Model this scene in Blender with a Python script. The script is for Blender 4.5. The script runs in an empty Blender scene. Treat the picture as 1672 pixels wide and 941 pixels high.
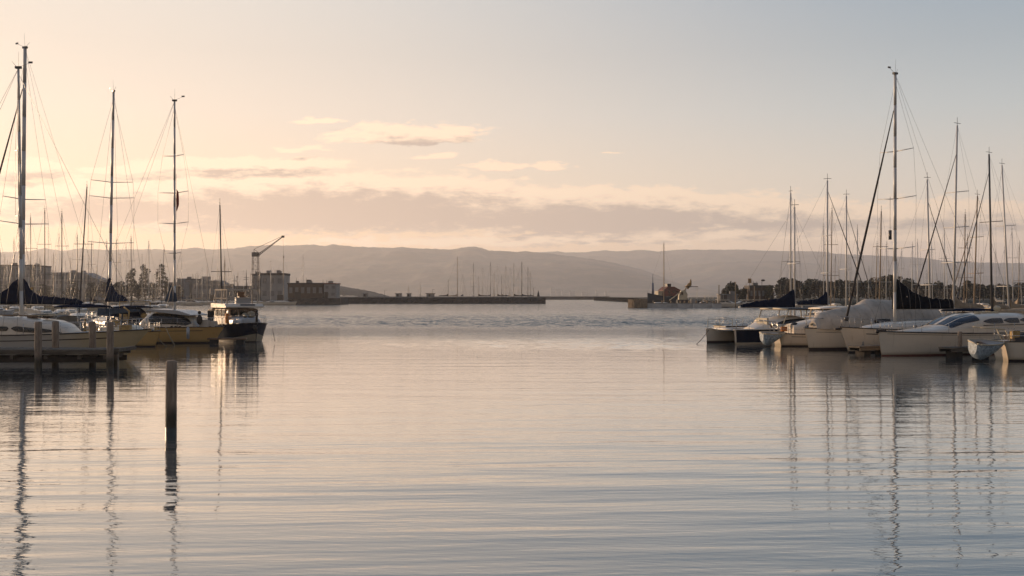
import bpy, math, random
import numpy as np
from mathutils import Vector, Matrix, noise as mnoise

random.seed(7)
SC = bpy.context.scene
COL = SC.collection
PI = math.pi
F = 1850.0          # focal length in photo pixels (photo 1672 x 941)
H = 3.3             # eye height above the water
HZ = 484.0          # horizon row in the photo

def X(px, d): return (px - 836.0) / F * d
def Z(py, d): return H + (HZ - py) / F * d

# ------------------------------------------------------------------ node helper
class NT:
    def __init__(s, tree):
        s.t = tree; s.n = tree.nodes; s.l = tree.links
    def new(s, typ, **kw):
        n = s.n.new(typ)
        for k, v in kw.items(): setattr(n, k, v)
        return n
    def put(s, sock, v):
        if v is None: return
        if isinstance(v, bpy.types.NodeSocket): s.l.new(v, sock)
        else:
            try: sock.default_value = v
            except Exception:
                sock.default_value = (v[0], v[1], v[2], 1.0)
    def m(s, op, a, b=None, c=None, clamp=False):
        n = s.new('ShaderNodeMath', operation=op); n.use_clamp = clamp
        s.put(n.inputs[0], a); s.put(n.inputs[1], b); s.put(n.inputs[2], c)
        return n.outputs[0]
    def mix(s, f, a, b, blend='MIX'):
        n = s.new('ShaderNodeMix', data_type='RGBA', blend_type=blend)
        s.put(n.inputs[0], f)
        for k, v in ((6, a), (7, b)):
            if isinstance(v, bpy.types.NodeSocket): s.l.new(v, n.inputs[k])
            else: n.inputs[k].default_value = (v[0], v[1], v[2], 1.0)
        return n.outputs[2]
    def step(s, v, lo, hi, a=0.0, b=1.0):
        n = s.new('ShaderNodeMapRange', interpolation_type='SMOOTHSTEP')
        s.put(n.inputs[0], v); n.inputs[1].default_value = lo; n.inputs[2].default_value = hi
        n.inputs[3].default_value = a; n.inputs[4].default_value = b
        return n.outputs[0]
    def lin(s, v, lo, hi, a=0.0, b=1.0):
        n = s.new('ShaderNodeMapRange'); s.put(n.inputs[0], v)
        n.inputs[1].default_value = lo; n.inputs[2].default_value = hi
        n.inputs[3].default_value = a; n.inputs[4].default_value = b
        return n.outputs[0]
    def xyz(s, x, y, z):
        n = s.new('ShaderNodeCombineXYZ'); s.put(n.inputs[0], x); s.put(n.inputs[1], y); s.put(n.inputs[2], z)
        return n.outputs[0]
    def sep(s, v):
        n = s.new('ShaderNodeSeparateXYZ'); s.put(n.inputs[0], v); return n.outputs
    def noise(s, vec, scale, detail=3.0, rough=0.5, dist=0.0, dim='3D'):
        n = s.new('ShaderNodeTexNoise', noise_dimensions=dim)
        if vec is not None: s.put(n.inputs['Vector'], vec)
        n.inputs['Scale'].default_value = scale; n.inputs['Detail'].default_value = detail
        n.inputs['Roughness'].default_value = rough; n.inputs['Distortion'].default_value = dist
        return n.outputs['Fac'], n.outputs['Color']
    def ramp(s, f, stops):
        n = s.new('ShaderNodeValToRGB'); s.put(n.inputs[0], f)
        el = n.color_ramp.elements
        while len(el) < len(stops): el.new(0.5)
        for e, (p, c) in zip(el, stops):
            e.position = p; e.color = (c[0], c[1], c[2], 1)
        return n.outputs[0]

def lin1(c):
    c = c / 255.0
    return c / 12.92 if c <= 0.04045 else ((c + 0.055) / 1.055) ** 2.4
def S(r, g, b): return (lin1(r), lin1(g), lin1(b))

# ------------------------------------------------------------------ materials
MATS = {}
def mat(name, col, rough=0.5, var=0.15, scale=3.0, metal=0.0, bump=0.0, bscale=40.0, col2=None, stretch=(1, 1, 1), spec=0.5, coat=0.0):
    if name in MATS: return MATS[name]
    M = bpy.data.materials.new(name); M.use_nodes = True
    T = NT(M.node_tree); b = M.node_tree.nodes['Principled BSDF']
    tc = T.new('ShaderNodeTexCoord').outputs['Object']
    mp = T.new('ShaderNodeMapping'); T.put(mp.inputs['Vector'], tc); mp.inputs['Scale'].default_value = stretch
    v = mp.outputs[0]
    f, _ = T.noise(v, scale, 5.0, 0.6)
    f = T.lin(f, 0.3, 0.7)
    c2 = col2 if col2 else tuple(x * (1 - var * 1.6) for x in col)
    c1 = tuple(min(0.95, x * (1 + var * 0.4)) for x in col)
    T.put(b.inputs['Base Color'], T.mix(f, c1, c2))
    f2, _ = T.noise(v, scale * 4.0, 3.0)
    T.put(b.inputs['Roughness'], T.lin(f2, 0.3, 0.7, max(0.03, rough - 0.08), min(1.0, rough + 0.1)))
    b.inputs['Metallic'].default_value = metal
    b.inputs['Specular IOR Level'].default_value = spec
    if coat: b.inputs['Coat Weight'].default_value = coat; b.inputs['Coat Roughness'].default_value = 0.08
    if bump:
        f3, _ = T.noise(v, bscale, 4.0, 0.6)
        bn = T.new('ShaderNodeBump'); bn.inputs['Strength'].default_value = bump; bn.inputs['Distance'].default_value = 0.03
        T.put(bn.inputs['Height'], f3); T.put(b.inputs['Normal'], bn.outputs[0])
    MATS[name] = M
    return M

def grimy(name, col):
    M = bpy.data.materials.new(name); M.use_nodes = True; T = NT(M.node_tree); b = M.node_tree.nodes['Principled BSDF']
    tc = T.new('ShaderNodeTexCoord').outputs['Object']; x, y, z = T.sep(tc)
    f, _ = T.noise(T.xyz(T.m('MULTIPLY', x, .5), T.m('MULTIPLY', y, .5), T.m('MULTIPLY', z, 2.0)), 1.0, 5, .65)
    st, _ = T.noise(T.xyz(T.m('MULTIPLY', x, 5.0), T.m('MULTIPLY', y, 5.0), T.m('MULTIPLY', z, .35)), 1.0, 4, .6)
    c = T.mix(T.lin(f, .3, .7, 0, .30), col, tuple(q * .72 for q in col))
    c = T.mix(T.step(st, .58, .74, 0, .40), c, (.30, .22, .13))             # rust and scupper streaks
    scum = T.step(T.m('ADD', z, T.m('MULTIPLY', T.m('SUBTRACT', f, .5), .25)), .06, .30, .55, 0.0)
    c = T.mix(scum, c, (.24, .19, .11))                                      # weed stain at the waterline
    T.put(b.inputs['Base Color'], c); T.put(b.inputs['Roughness'], T.lin(f, .3, .7, .25, .42)); b.inputs['Coat Weight'].default_value = .15
    MATS[name] = M

def setup_mats():
    grimy('white_gelcoat', (0.72, 0.62, 0.49)); grimy('cream_gelcoat', (0.60, 0.50, 0.34)); grimy('yellow_gelcoat', (0.58, 0.36, 0.13))
    mat('white_gelcoat', (0.58, 0.54, 0.48), 0.28, 0.10, 1.2, stretch=(0.6, 0.6, 2.5), coat=0.2)
    mat('cream_gelcoat', (0.62, 0.52, 0.33), 0.30, 0.12, 1.2, stretch=(0.6, 0.6, 2.5), coat=0.2)
    mat('yellow_gelcoat', (0.60, 0.40, 0.13), 0.30, 0.14, 1.2, stretch=(0.6, 0.6, 2.5), coat=0.2)
    mat('grey_gelcoat', (0.40, 0.41, 0.42), 0.32, 0.12, 1.2, stretch=(0.6, 0.6, 2.5))
    mat('navy_gelcoat', (0.010, 0.016, 0.034), 0.6, 0.2, 1.5, spec=0.0, coat=0.12)
    mat('bottom_paint', (0.36, 0.30, 0.21), 0.55, 0.2, 1.5)
    mat('deck_paint', (0.50, 0.49, 0.45), 0.6, 0.14, 3.0, bump=0.1)
    mat('boot_stripe', (0.045, 0.03, 0.028), 0.45, 0.2, 4.0)
    mat('dark_trim', (0.035, 0.028, 0.022), 0.5, 0.2, 4.0)
    mat('teak', (0.20, 0.11, 0.055), 0.55, 0.3, 6.0, stretch=(0.5, 4, 4), bump=0.2)
    mat('dark_glass', (0.012, 0.012, 0.013), 0.06, 0.2, 2.0, spec=0.6)
    mat('mast_alloy', (0.66, 0.63, 0.58), 0.45, 0.15, 4.0, metal=0.1, stretch=(6, 6, 0.4))
    mat('mast_dark', (0.085, 0.08, 0.075), 0.4, 0.2, 4.0, stretch=(6, 6, 0.4))
    mat('mast_wood', (0.38, 0.28, 0.19), 0.5, 0.2, 4.0, stretch=(6, 6, 0.4))
    mat('wire', (0.16, 0.155, 0.15), 0.4, 0.1, 2.0, metal=0.6)
    mat('stainless', (0.55, 0.53, 0.5), 0.28, 0.1, 4.0, metal=0.8)
    mat('navy_canvas', (0.011, 0.019, 0.042), 0.85, 0.25, 4.0, bump=0.5, bscale=9, spec=0.0)
    mat('black_canvas', (0.014, 0.016, 0.022), 0.85, 0.25, 4.0, bump=0.5, bscale=9, spec=0.0)
    mat('slate_canvas', (0.06, 0.085, 0.12), 0.85, 0.25, 4.0, bump=0.5, bscale=9, spec=0.0)
    mat('tan_canvas', (0.36, 0.28, 0.20), 0.9, 0.2, 3.0, bump=0.5, bscale=7, spec=0.0)
    mat('pale_canvas', (0.56, 0.49, 0.41), 0.85, 0.2, 1.2, bump=1.0, bscale=2.2, spec=0.0)
    mat('grey_canvas', (0.30, 0.29, 0.27), 0.85, 0.18, 2.0, bump=0.5, bscale=5, spec=0.0)
    mat('rope', (0.35, 0.29, 0.2), 0.9, 0.2, 9.0)
    mat('rope_dark', (0.06, 0.05, 0.045), 0.9, 0.2, 9.0)
    mat('far_window', (0.20, 0.19, 0.18), 0.4, 0.2, 1.0)
    mat('orange_cloth', (0.55, 0.20, 0.05), 0.8, 0.3, 6.0)
    mat('sunlit_gear', (0.46, 0.30, 0.11), 0.7, 0.3, 6.0)  # golden sunlight on deck gear, put into the base colour
    mat('red_cloth', (0.30, 0.045, 0.03), 0.85, 0.3, 5.0)
    mat('rubber', (0.025, 0.025, 0.025), 0.7, 0.2, 6.0)
    mat('dinghy_shell', (0.40, 0.48, 0.54), 0.4, 0.25, 9.0, col2=(0.12, 0.15, 0.18))
    mat('pile_timber', (0.105, 0.085, 0.062), 0.85, 0.5, 2.2, stretch=(4, 4, 0.5), bump=0.8, bscale=12)
    mat('jetty_timber', (0.15, 0.125, 0.095), 0.85, 0.4, 2.2, stretch=(0.5, 4, 4), bump=0.7, bscale=12)
    mat('tan_timber', (0.34, 0.25, 0.16), 0.85, 0.35, 2.0, stretch=(1, 1, 0.5), bump=0.5)
    mat('dark_wharf', (0.045, 0.038, 0.032), 0.9, 0.4, 0.6, bump=0.6, bscale=2)
    mat('concrete', (0.30, 0.28, 0.25), 0.85, 0.25, 0.5, bump=0.3, bscale=4)
    mat('pontoon_grey', (0.52, 0.51, 0.49), 0.8, 0.25, 0.6, bump=0.3, bscale=4)
    mat('pale_wall', (0.34, 0.32, 0.30), 0.85, 0.18, 0.3)
    mat('grey_wall', (0.22, 0.21, 0.205), 0.85, 0.2, 0.3)
    mat('brown_wall', (0.10, 0.065, 0.042), 0.85, 0.35, 0.25, stretch=(1, 1, 0.3))
    mat('dark_roof', (0.06, 0.055, 0.052), 0.8, 0.25, 0.4)
    mat('grey_roof', (0.20, 0.20, 0.20), 0.7, 0.2, 0.4)
    mat('rust_paint', (0.21, 0.055, 0.035), 0.7, 0.45, 0.6, col2=(0.09, 0.05, 0.035))
    mat('hull_black', (0.02, 0.019, 0.018), 0.5, 0.3, 0.6)
    mat('steel_blue', (0.09, 0.12, 0.20), 0.6, 0.3, 0.8)
    mat('crane_steel', (0.11, 0.10, 0.095), 0.6, 0.3, 0.6)
    mat('machine_cream', (0.55, 0.47, 0.33), 0.6, 0.25, 0.8)
    mat('machine_ochre', (0.38, 0.22, 0.07), 0.6, 0.3, 0.8)
    mat('bark', (0.07, 0.05, 0.035), 0.9, 0.4, 2.0)
    mat('grass_bank', (0.05, 0.05, 0.028), 0.95, 0.5, 0.08, bump=0.3, bscale=1)
    mat('hill_near', (0.045, 0.042, 0.026), 0.95, 0.5, 0.02)
    for n, c in (('foliage_olive', (0.062, 0.062, 0.026)), ('foliage_dark', (0.040, 0.046, 0.022)), ('foliage_brown', (0.075, 0.058, 0.03))):
        M = mat(n, c, 0.7, 0.45, 0.35)
        M.node_tree.nodes['Principled BSDF'].inputs['Subsurface Weight'].default_value = 0.0

# ------------------------------------------------------------------ mesh builder
class MB:
    def __init__(s): s.v = []; s.f = []; s.sm = []
    def add(s, vs, fs, smooth=False):
        o = len(s.v); s.v += [tuple(p) for p in vs]
        s.f += [tuple(i + o for i in f) for f in fs]; s.sm += [smooth] * len(fs)
        return s
    def box(s, c, size, rz=0.0, M=None):
        hx, hy, hz = size[0] / 2, size[1] / 2, size[2] / 2
        ca, sa = math.cos(rz), math.sin(rz); vs = []
        for z in (-hz, hz):
            for x, y in ((-hx, -hy), (hx, -hy), (hx, hy), (-hx, hy)):
                p = Vector((c[0] + x * ca - y * sa, c[1] + x * sa + y * ca, c[2] + z))
                vs.append(M @ p if M else p)
        return s.add(vs, [(3, 2, 1, 0), (4, 5, 6, 7), (0, 1, 5, 4), (1, 2, 6, 5), (2, 3, 7, 6), (3, 0, 4, 7)])
    def tube(s, p0, p1, r0, r1=None, n=8, smooth=True, sq=1.0):
        if r1 is None: r1 = r0
        p0 = Vector(p0); p1 = Vector(p1); d = p1 - p0
        if d.length < 1e-6: return s
        d.normalize(); a = Vector((1, 0, 0)) if abs(d.x) < 0.9 else Vector((0, 1, 0))
        v = d.cross(a).normalized(); u = v.cross(d)
        vs = []
        for p, r in ((p0, r0), (p1, r1)):
            for k in range(n):
                t = 2 * PI * k / n
                vs.append(p + (u * math.cos(t) + v * math.sin(t) * sq) * r)
        s.add(vs, [(k, (k + 1) % n, n + (k + 1) % n, n + k) for k in range(n)], smooth)
        o = len(s.v) - 2 * n
        s.f += [tuple(o + k for k in range(n - 1, -1, -1)), tuple(o + n + k for k in range(n))]; s.sm += [False, False]
        return s
    def path(s, pts, r, n=6, r1=None):
        k = len(pts) - 1
        for i in range(k):
            ra = r if r1 is None else r + (r1 - r) * i / k
            rb = r if r1 is None else r + (r1 - r) * (i + 1) / k
            s.tube(pts[i], pts[i + 1], ra, rb, n)
        return s
    def grid(s, rows, smooth=True, closed=False, caps=False, thick=None):
        nr, nc = len(rows), len(rows[0]); o = len(s.v)
        vs = [p for r in rows for p in r]; fs = []
        for i in range(nr - 1):
            for j in range(nc if closed else nc - 1):
                k = (j + 1) % nc
                fs.append((i * nc + j, i * nc + k, (i + 1) * nc + k, (i + 1) * nc + j))
        s.add(vs, fs, smooth)
        if caps:
            s.f += [tuple(o + j for j in range(nc - 1, -1, -1)), tuple(o + (nr - 1) * nc + j for j in range(nc))]
            s.sm += [False, False]
        return s
    def prism(s, poly, a, b, axis='y'):
        """poly of 2-D points, pushed from a to b along the axis"""
        n = len(poly); vs = []
        for q in (a, b):
            for (p0, p1) in poly:
                vs.append({'y': (p0, q, p1), 'x': (q, p0, p1), 'z': (p0, p1, q)}[axis])
        return s.add(vs, [tuple(range(n)), tuple(range(2 * n - 1, n - 1, -1))] + [(k, n + k, n + (k + 1) % n, (k + 1) % n) for k in range(n)])
    def sphere(s, c, r, seg=10, rings=6, sz=1.0):
        rows = []
        for i in range(rings + 1):
            a = -PI / 2 + PI * i / rings
            rr = max(1e-4, math.cos(a)) * r
            rows.append([(c[0] + rr * math.cos(2 * PI * k / seg), c[1] + rr * math.sin(2 * PI * k / seg), c[2] + r * sz * math.sin(a)) for k in range(seg)])
        return s.grid(rows, True, True)
    def build(s, name, material, parent=None, kind=None):
        me = bpy.data.meshes.new(name)
        me.from_pydata([tuple(v) for v in s.v], [], s.f)
        me.polygons.foreach_set('use_smooth', s.sm); me.update()
        me.materials.append(MATS[material] if isinstance(material, str) else material)
        o = bpy.data.objects.new(name, me); COL.objects.link(o)
        if parent: o.parent = parent
        if kind: o['kind'] = kind
        return o

def fix_normals(o):
    import bmesh
    b = bmesh.new(); b.from_mesh(o.data)
    bmesh.ops.recalc_face_normals(b, faces=b.faces); b.to_mesh(o.data); b.free()
    return o

def thing(name, label, cat, loc=(0, 0, 0), rz=0.0, group=None):
    o = bpy.data.objects.new(name, None); COL.objects.link(o)
    o.location = loc; o.rotation_euler = (0, 0, rz); o.empty_display_size = 0.2
    o['label'] = label; o['category'] = cat
    if group: o['group'] = group
    return o
def tag(o, label, cat, group=None):
    o['label'] = label; o['category'] = cat
    if group: o['group'] = group
    return o
def copy_thing(src, loc, rz, label, group=None, scale=None):
    r = src.copy(); COL.objects.link(r); r.location = loc; r.rotation_euler = (0, 0, rz)
    if scale: r.scale = scale
    r['label'] = label
    if group: r['group'] = group
    for ch in list(src.children):
        c = ch.copy(); COL.objects.link(c); c.parent = r
        for g in list(ch.children):
            d = g.copy(); COL.objects.link(d); d.parent = c
    return r
# ------------------------------------------------------------------ sky, sun, air
SUN_AZ = math.radians(-50.0); SUN_EL = math.radians(7.0)

def make_world():
    W = bpy.data.worlds.new("World"); SC.world = W; W.use_nodes = True
    T = NT(W.node_tree); bg = W.node_tree.nodes['Background']
    sky = T.new('ShaderNodeTexSky', sky_type='NISHITA'); sky.sun_disc = False
    sky.sun_elevation = SUN_EL; sky.sun_rotation = SUN_AZ
    sky.air_density = 1.0; sky.dust_density = 3.0; sky.ozone_density = 1.5
    d = T.new('ShaderNodeTexCoord').outputs['Generated']
    x, y, z = T.sep(d)
    zc = T.m('MAXIMUM', z, 0.0)
    hor = T.m('SQRT', T.m('ADD', T.m('MULTIPLY', x, x), T.m('MULTIPLY', y, y)))
    az = T.m('ARCTAN2', x, y)                       # 0 ahead, minus to the left
    el = T.m('MULTIPLY', T.m('ARCTAN2', zc, hor), 180 / PI)
    # thin high haze that colours the evening sky: warm towards the sun, blue away from it
    e = T.m('DIVIDE', el, 60.0)
    def R(*st): return T.ramp(e, [(a / 60.0, c) for a, c in st])
    left = R((0, S(254, 200, 146)), (2.5, S(254, 209, 160)), (5, S(249, 217, 183)), (9, S(242, 222, 203)), (14.5, S(231, 222, 212)), (20, S(190, 199, 208)), (28, S(142, 165, 190)), (60, S(100, 128, 166)))
    right = R((0, S(226, 190, 163)), (2.5, S(222, 197, 174)), (5, S(213, 202, 188)), (9, S(188, 193, 193)), (14.5, S(156, 172, 185)), (20, S(132, 156, 179)), (28, S(110, 136, 166)), (60, S(84, 111, 150)))
    back = R((0, S(200, 162, 130)), (4, S(192, 164, 140)), (9, S(166, 154, 144)), (18, S(136, 136, 140)), (30, S(120, 126, 138)), (45, S(110, 120, 138)), (60, S(104, 120, 144)))
    f1 = T.step(az, math.radians(-20), math.radians(27))
    g = T.mix(f1, left, right)
    f2 = T.step(T.m('ABSOLUTE', T.m('ADD', az, math.radians(25))), math.radians(60), math.radians(130))
    g = T.mix(f2, g, back)
    lift = T.lin(e, 0.0, 0.20, 1.36, 1.04)            # thin bright veil low in the evening sky
    lv = T.new('ShaderNodeVectorMath', operation='SCALE'); T.put(lv.inputs[0], g); T.put(lv.inputs['Scale'], T.m('MULTIPLY_ADD', T.m('SUBTRACT', lift, 1.0), T.m('SUBTRACT', 1.0, f2), 1.0)); g = lv.outputs[0]
    # broad glow round the low sun (left of the picture)
    sv = (math.sin(SUN_AZ) * math.cos(SUN_EL), math.cos(SUN_AZ) * math.cos(SUN_EL), math.sin(SUN_EL))
    vm = T.new('ShaderNodeVectorMath', operation='DOT_PRODUCT'); T.put(vm.inputs[0], d); vm.inputs[1].default_value = sv
    gl = T.m('POWER', T.m('MAXIMUM', vm.outputs['Value'], 0.0), 14.0)
    g = T.mix(T.m('MULTIPLY', gl, 0.35), g, (1.25, 0.92, 0.58))
    # ---- clouds, in tangent coordinates of the sky ahead
    yy = T.m('MAXIMUM', y, 0.08)
    u = T.m('ADD', T.m('MULTIPLY', T.m('DIVIDE', x, yy), F), 836.0)
    v = T.m('MULTIPLY', T.m('DIVIDE', z, yy), F)
    ahead = T.step(y, 0.1, 0.3)
    EL = [ # centre px, height above horizon, half length, half height up, half height down, weight
        (520, 150, 470, 58, 52, 1.0), (960, 136, 380, 46, 36, .95), (180, 155, 300, 40, 44, .75),
        (1260, 130, 340, 36, 26, .55), (1540, 128, 260, 34, 24, .5),
        (30, 203, 110, 22, 18, .62), (385, 213, 200, 16, 13, .62), (220, 206, 120, 8, 6, .5),
        (665, 258, 150, 26, 12, .60), (525, 284, 55, 7, 5, .6), (485, 240, 42, 8, 5, .4), (800, 212, 60, 9, 6, .45), (890, 210, 42, 10, 6, .55), (715, 228, 40, 5, 4, .3), (1000, 232, 26, 3, 3, .35),
        (840, 108, 60, 13, 8, .5), (935, 100, 50, 8, 6, .6), (990, 101, 40, 7, 5, .6), (1065, 99, 34, 9, 5, .7), (1180, 100, 70, 9, 8, .45), (1230, 106, 60, 9, 8, .45),
        (560, 87, 120, 6, 5, .35), (900, 92, 300, 10, 12, .38), (1400, 96, 320, 8, 8, .3)]
    def density(u, v):
        p = T.xyz(T.m('DIVIDE', u, 70.0), T.m('DIVIDE', v, 20.0), 3.1)
        _, nc = T.noise(p, 1.0, 5.0, 0.6)
        c = T.sep(nc)
        u2 = T.m('ADD', u, T.m('MULTIPLY', T.m('SUBTRACT', c[0], 0.5), 110.0))
        v2 = T.m('ADD', v, T.m('MULTIPLY', T.m('SUBTRACT', c[1], 0.5), 26.0))
        tot = None
        for (u0, v0, a, bt, bb, w) in EL:
            du = T.m('DIVIDE', T.m('SUBTRACT', u2, u0), a)
            dv = T.m('SUBTRACT', v2, v0)
            dv = T.m('MAXIMUM', T.m('DIVIDE', dv, bt), T.m('DIVIDE', dv, -bb))
            r = T.m('SQRT', T.m('ADD', T.m('MULTIPLY', du, du), T.m('MULTIPLY', dv, dv)))
            k = T.m('MULTIPLY', T.m('SUBTRACT', 1.0, r), w)
            tot = k if tot is None else T.m('MAXIMUM', tot, k)
        fb, _ = T.noise(T.xyz(T.m('DIVIDE', u, 46.0), T.m('DIVIDE', v, 15.0), 7.7), 1.0, 8.0, 0.66)
        return T.m('ADD', tot, T.m('MULTIPLY', T.m('SUBTRACT', fb, 0.5), 0.95))
    dn = density(u, v)
    up = density(T.m('ADD', u, -14.0), T.m('ADD', v, 13.0))      # how much cloud stands between here and the sun
    den = T.m('MULTIPLY', T.step(dn, -0.06, 0.16), ahead)
    lit = T.m('SUBTRACT', 1.0, T.step(T.m('ADD', up, T.m('MULTIPLY', T.m('SUBTRACT', up, dn), .30)), 0.02, 0.55))
    body = T.mix(f1, (.665, .475, .375), (.50, .415, .36))
    edge = T.mix(f1, (1.34, .99, .70), (1.10, .83, .60))
    ccol = T.mix(lit, body, edge)
    g = T.mix(T.m('MULTIPLY', den, 0.93), g, ccol)
    gs = T.new('ShaderNodeVectorMath', operation='SCALE'); T.put(gs.inputs[0], g); gs.inputs['Scale'].default_value = 10.0
    out = T.mix(0.9, sky.outputs[0], gs.outputs[0])
    T.put(bg.inputs['Color'], out); bg.inputs['Strength'].default_value = 0.1
    # ---- the sun
    L = bpy.data.lights.new('sun', 'SUN'); L.energy = 4.8; L.angle = math.radians(0.6); L.color = (1.0, 0.68, 0.42)
    lo = bpy.data.objects.new('sun', L); COL.objects.link(lo)
    lo.rotation_euler = Vector(sv).to_track_quat('Z', 'Y').to_euler()

def make_camera():
    cd = bpy.data.cameras.new('camera'); co = bpy.data.objects.new('camera', cd); COL.objects.link(co)
    co.location = (0, 0, H); co.rotation_euler = (PI / 2, 0, 0)
    cd.sensor_width = 36.0; cd.lens = F * 36.0 / 1672.0
    cd.shift_y = (HZ - 470.5) / 1672.0
    cd.clip_start = 0.3; cd.clip_end = 30000.0
    SC.camera = co
    vs = SC.view_settings; vs.view_transform = 'Standard'; vs.look = 'None'; vs.exposure = 0.05; vs.gamma = 1.0; vs.use_curve_mapping = False
    SC.cycles.use_denoising = True
    SC.cycles.max_bounces = 6; SC.cycles.volume_bounces = 1; SC.cycles.diffuse_bounces = 3; SC.cycles.glossy_bounces = 4
    SC.cycles.caustics_reflective = False; SC.cycles.caustics_refractive = False

def make_haze():
    m = bpy.data.materials.new('haze'); m.use_nodes = True; t = m.node_tree
    t.nodes.remove(t.nodes['Principled BSDF'])
    pv = t.nodes.new('ShaderNodeVolumePrincipled')
    pv.inputs['Color'].default_value = (0.95, 0.95, 0.98, 1); pv.inputs['Density'].default_value = HAZE_DENSITY
    pv.inputs['Anisotropy'].default_value = 0.45
    t.links.new(pv.outputs[0], t.nodes['Material Output'].inputs['Volume'])
    b = MB(); b.box((0, 5600, 214), (16000, 12000, 432)); o = b.build('haze', m, kind='stuff')

HAZE_DENSITY = 0.00011

# ------------------------------------------------------------------ water and hills
def make_water():
    M = bpy.data.materials.new('harbour_water'); M.use_nodes = True
    T = NT(M.node_tree); b = M.node_tree.nodes['Principled BSDF']
    b.inputs['Base Color'].default_value = (0.050, 0.088, 0.108, 1)
    b.inputs['IOR'].default_value = 1.34;  b.inputs['Coat IOR'].default_value = 1.35; b.inputs['Coat Roughness'].default_value = 0.015; b.inputs['Roughness'].default_value = 0.02
    P = T.new('ShaderNodeNewGeometry').outputs['Position']
    x, y, z = T.sep(P)
    # wind: breeze ruffles the open basin farther out, the near water is calm
    wp, _ = T.noise(T.xyz(T.m('MULTIPLY', x, 0.018), T.m('MULTIPLY', y, 0.035), 0.0), 1.0, 3.0, 0.6)
    wind = T.step(T.m('ADD', y, T.m('MULTIPLY', T.m('SUBTRACT', wp, 0.5), 70.0)), 66.0, 112.0)
    def wave(sx, sy, det, zoff, rot=0.0):
        ca, sa = math.cos(rot), math.sin(rot)
        xr = T.m('ADD', T.m('MULTIPLY', x, ca), T.m('MULTIPLY', y, -sa))
        yr = T.m('ADD', T.m('MULTIPLY', x, sa), T.m('MULTIPLY', y, ca))
        f, _ = T.noise(T.xyz(T.m('MULTIPLY', xr, sx), T.m('MULTIPLY', yr, sy), zoff), 1.0, det, 0.5)
        return f
    calm, _ = T.noise(T.xyz(T.m('MULTIPLY', x, 0.03), T.m('MULTIPLY', y, 0.08), 4.0), 1.0, 2.0, 0.5)
    swell = T.m('MULTIPLY', T.step(y, 15.0, 45.0, 1.0, 0.30), T.lin(calm, .3, .7, .55, 1.35))
    h = T.m('MULTIPLY', T.m('MULTIPLY', wave(0.13, 0.80, 0.0, 0.3, 0.05), 0.040), swell)
    h = T.m('ADD', h, T.m('MULTIPLY', T.m('MULTIPLY', wave(0.32, 1.9, 1.0, 3.3, -0.07), 0.022), swell))
    h = T.m('ADD', h, T.m('MULTIPLY', wave(0.8, 4.4, 2.0, 5.3, -0.10), 0.0058))
    h = T.m('ADD', h, T.m('MULTIPLY', wave(2.6, 9.0, 2.0, 9.1, 0.15), T.m('ADD', 0.0030, T.m('MULTIPLY', wind, 0.006))))
    h = T.m('ADD', h, T.m('MULTIPLY', wave(1.6, 3.4, 3.0, 2.2, 0.3), T.m('MULTIPLY', wind, 0.09)))
    bn = T.new('ShaderNodeBump'); bn.inputs['Strength'].default_value = 1.0; bn.inputs['Distance'].default_value = 1.0
    T.put(bn.inputs['Height'], h); T.put(b.inputs['Normal'], bn.outputs[0]); T.put(b.inputs['Coat Normal'], bn.outputs[0])
    T.put(b.inputs['Roughness'], T.lin(wind, 0, 1, 0.015, 0.09)); T.put(b.inputs['IOR'], T.lin(wind, 0, 1, 1.34, 1.13)); T.put(b.inputs['Coat Weight'], T.lin(wind, 0, 1, .9, .0))
    # one sheet: flat far out, with real wind wavelets over the open basin
    ys = [-300.0, -60.0, 0.0, 8.0]
    while ys[-1] < 70: ys.append(ys[-1] + 2.0)
    while ys[-1] < 540: ys.append(ys[-1] +   .17 + .0007 * (ys[-1] - 70))
    ys += [545, 560, 600, 700, 900, 1500, 3000, 6000, 11500]
    ys = np.array(ys); nc = 620
    sx = np.concatenate([[-1.0], np.linspace(-1, 1, nc), [1.0]])
    half = np.clip(.56 * np.abs(ys) + 16, 0, 7000)
    Xg = half[:, None] * sx[None, :]; Xg[:, 0] = -7900; Xg[:, -1] = 7900
    Yg = np.repeat(ys[:, None], nc + 2, 1)
    Zg = np.zeros_like(Xg); rng = np.random.default_rng(4)
    dx = half * 2 / nc
    gust = np.zeros_like(Xg)
    for k in range(14):
        th = rng.uniform(0, 2 * PI); lam = rng.uniform(35, 120)
        gust += np.sin((Xg * math.cos(th) * .45 + Yg * math.sin(th)) * 2 * PI / lam + rng.uniform(0, 6)) / 3.2
    for k in range(64):
        lam = .55 * (1.5 / .55) ** rng.random(); th = -PI / 2 + rng.normal(0, .5)
        kk = 2 * PI / lam; amp = WIND_SLOPE / kk / math.sqrt(32.0)
        fade = np.clip((lam / np.maximum(dx,   .17 + .0007 * np.maximum(ys - 70, 0)) - 2.2) / 1.5, 0, 1)
        Zg += amp * fade[:, None] * np.sin(kk * (Xg * math.cos(th) + Yg * math.sin(th)) + rng.uniform(0, 6.3))
    ramp = np.clip((Yg + 26 * gust - 66) / 62, 0, 1); ramp = ramp * ramp * (3 - 2 * ramp)
    ramp *= np.clip((540 - Yg) / 12, 0, 1) * np.clip(.82 + .22 * gust, .35, 1.2)
    shelter = np.clip((np.abs(Xg + 2) - (8 + .02 * Yg)) / 6, 0, 1) * np.clip((135 - Yg) / 35, 0, 1)   # lee of the moored boats
    ramp *= 1 - .85 * shelter
    Zg *= ramp; Zg[:, 0] = 0; Zg[:, -1] = 0
    nr = len(ys); ncc = nc + 2
    me = bpy.data.meshes.new('water'); me.vertices.add(nr * ncc)
    me.vertices.foreach_set('co', np.stack([Xg, Yg, Zg], -1).astype(np.float32).ravel())
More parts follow.
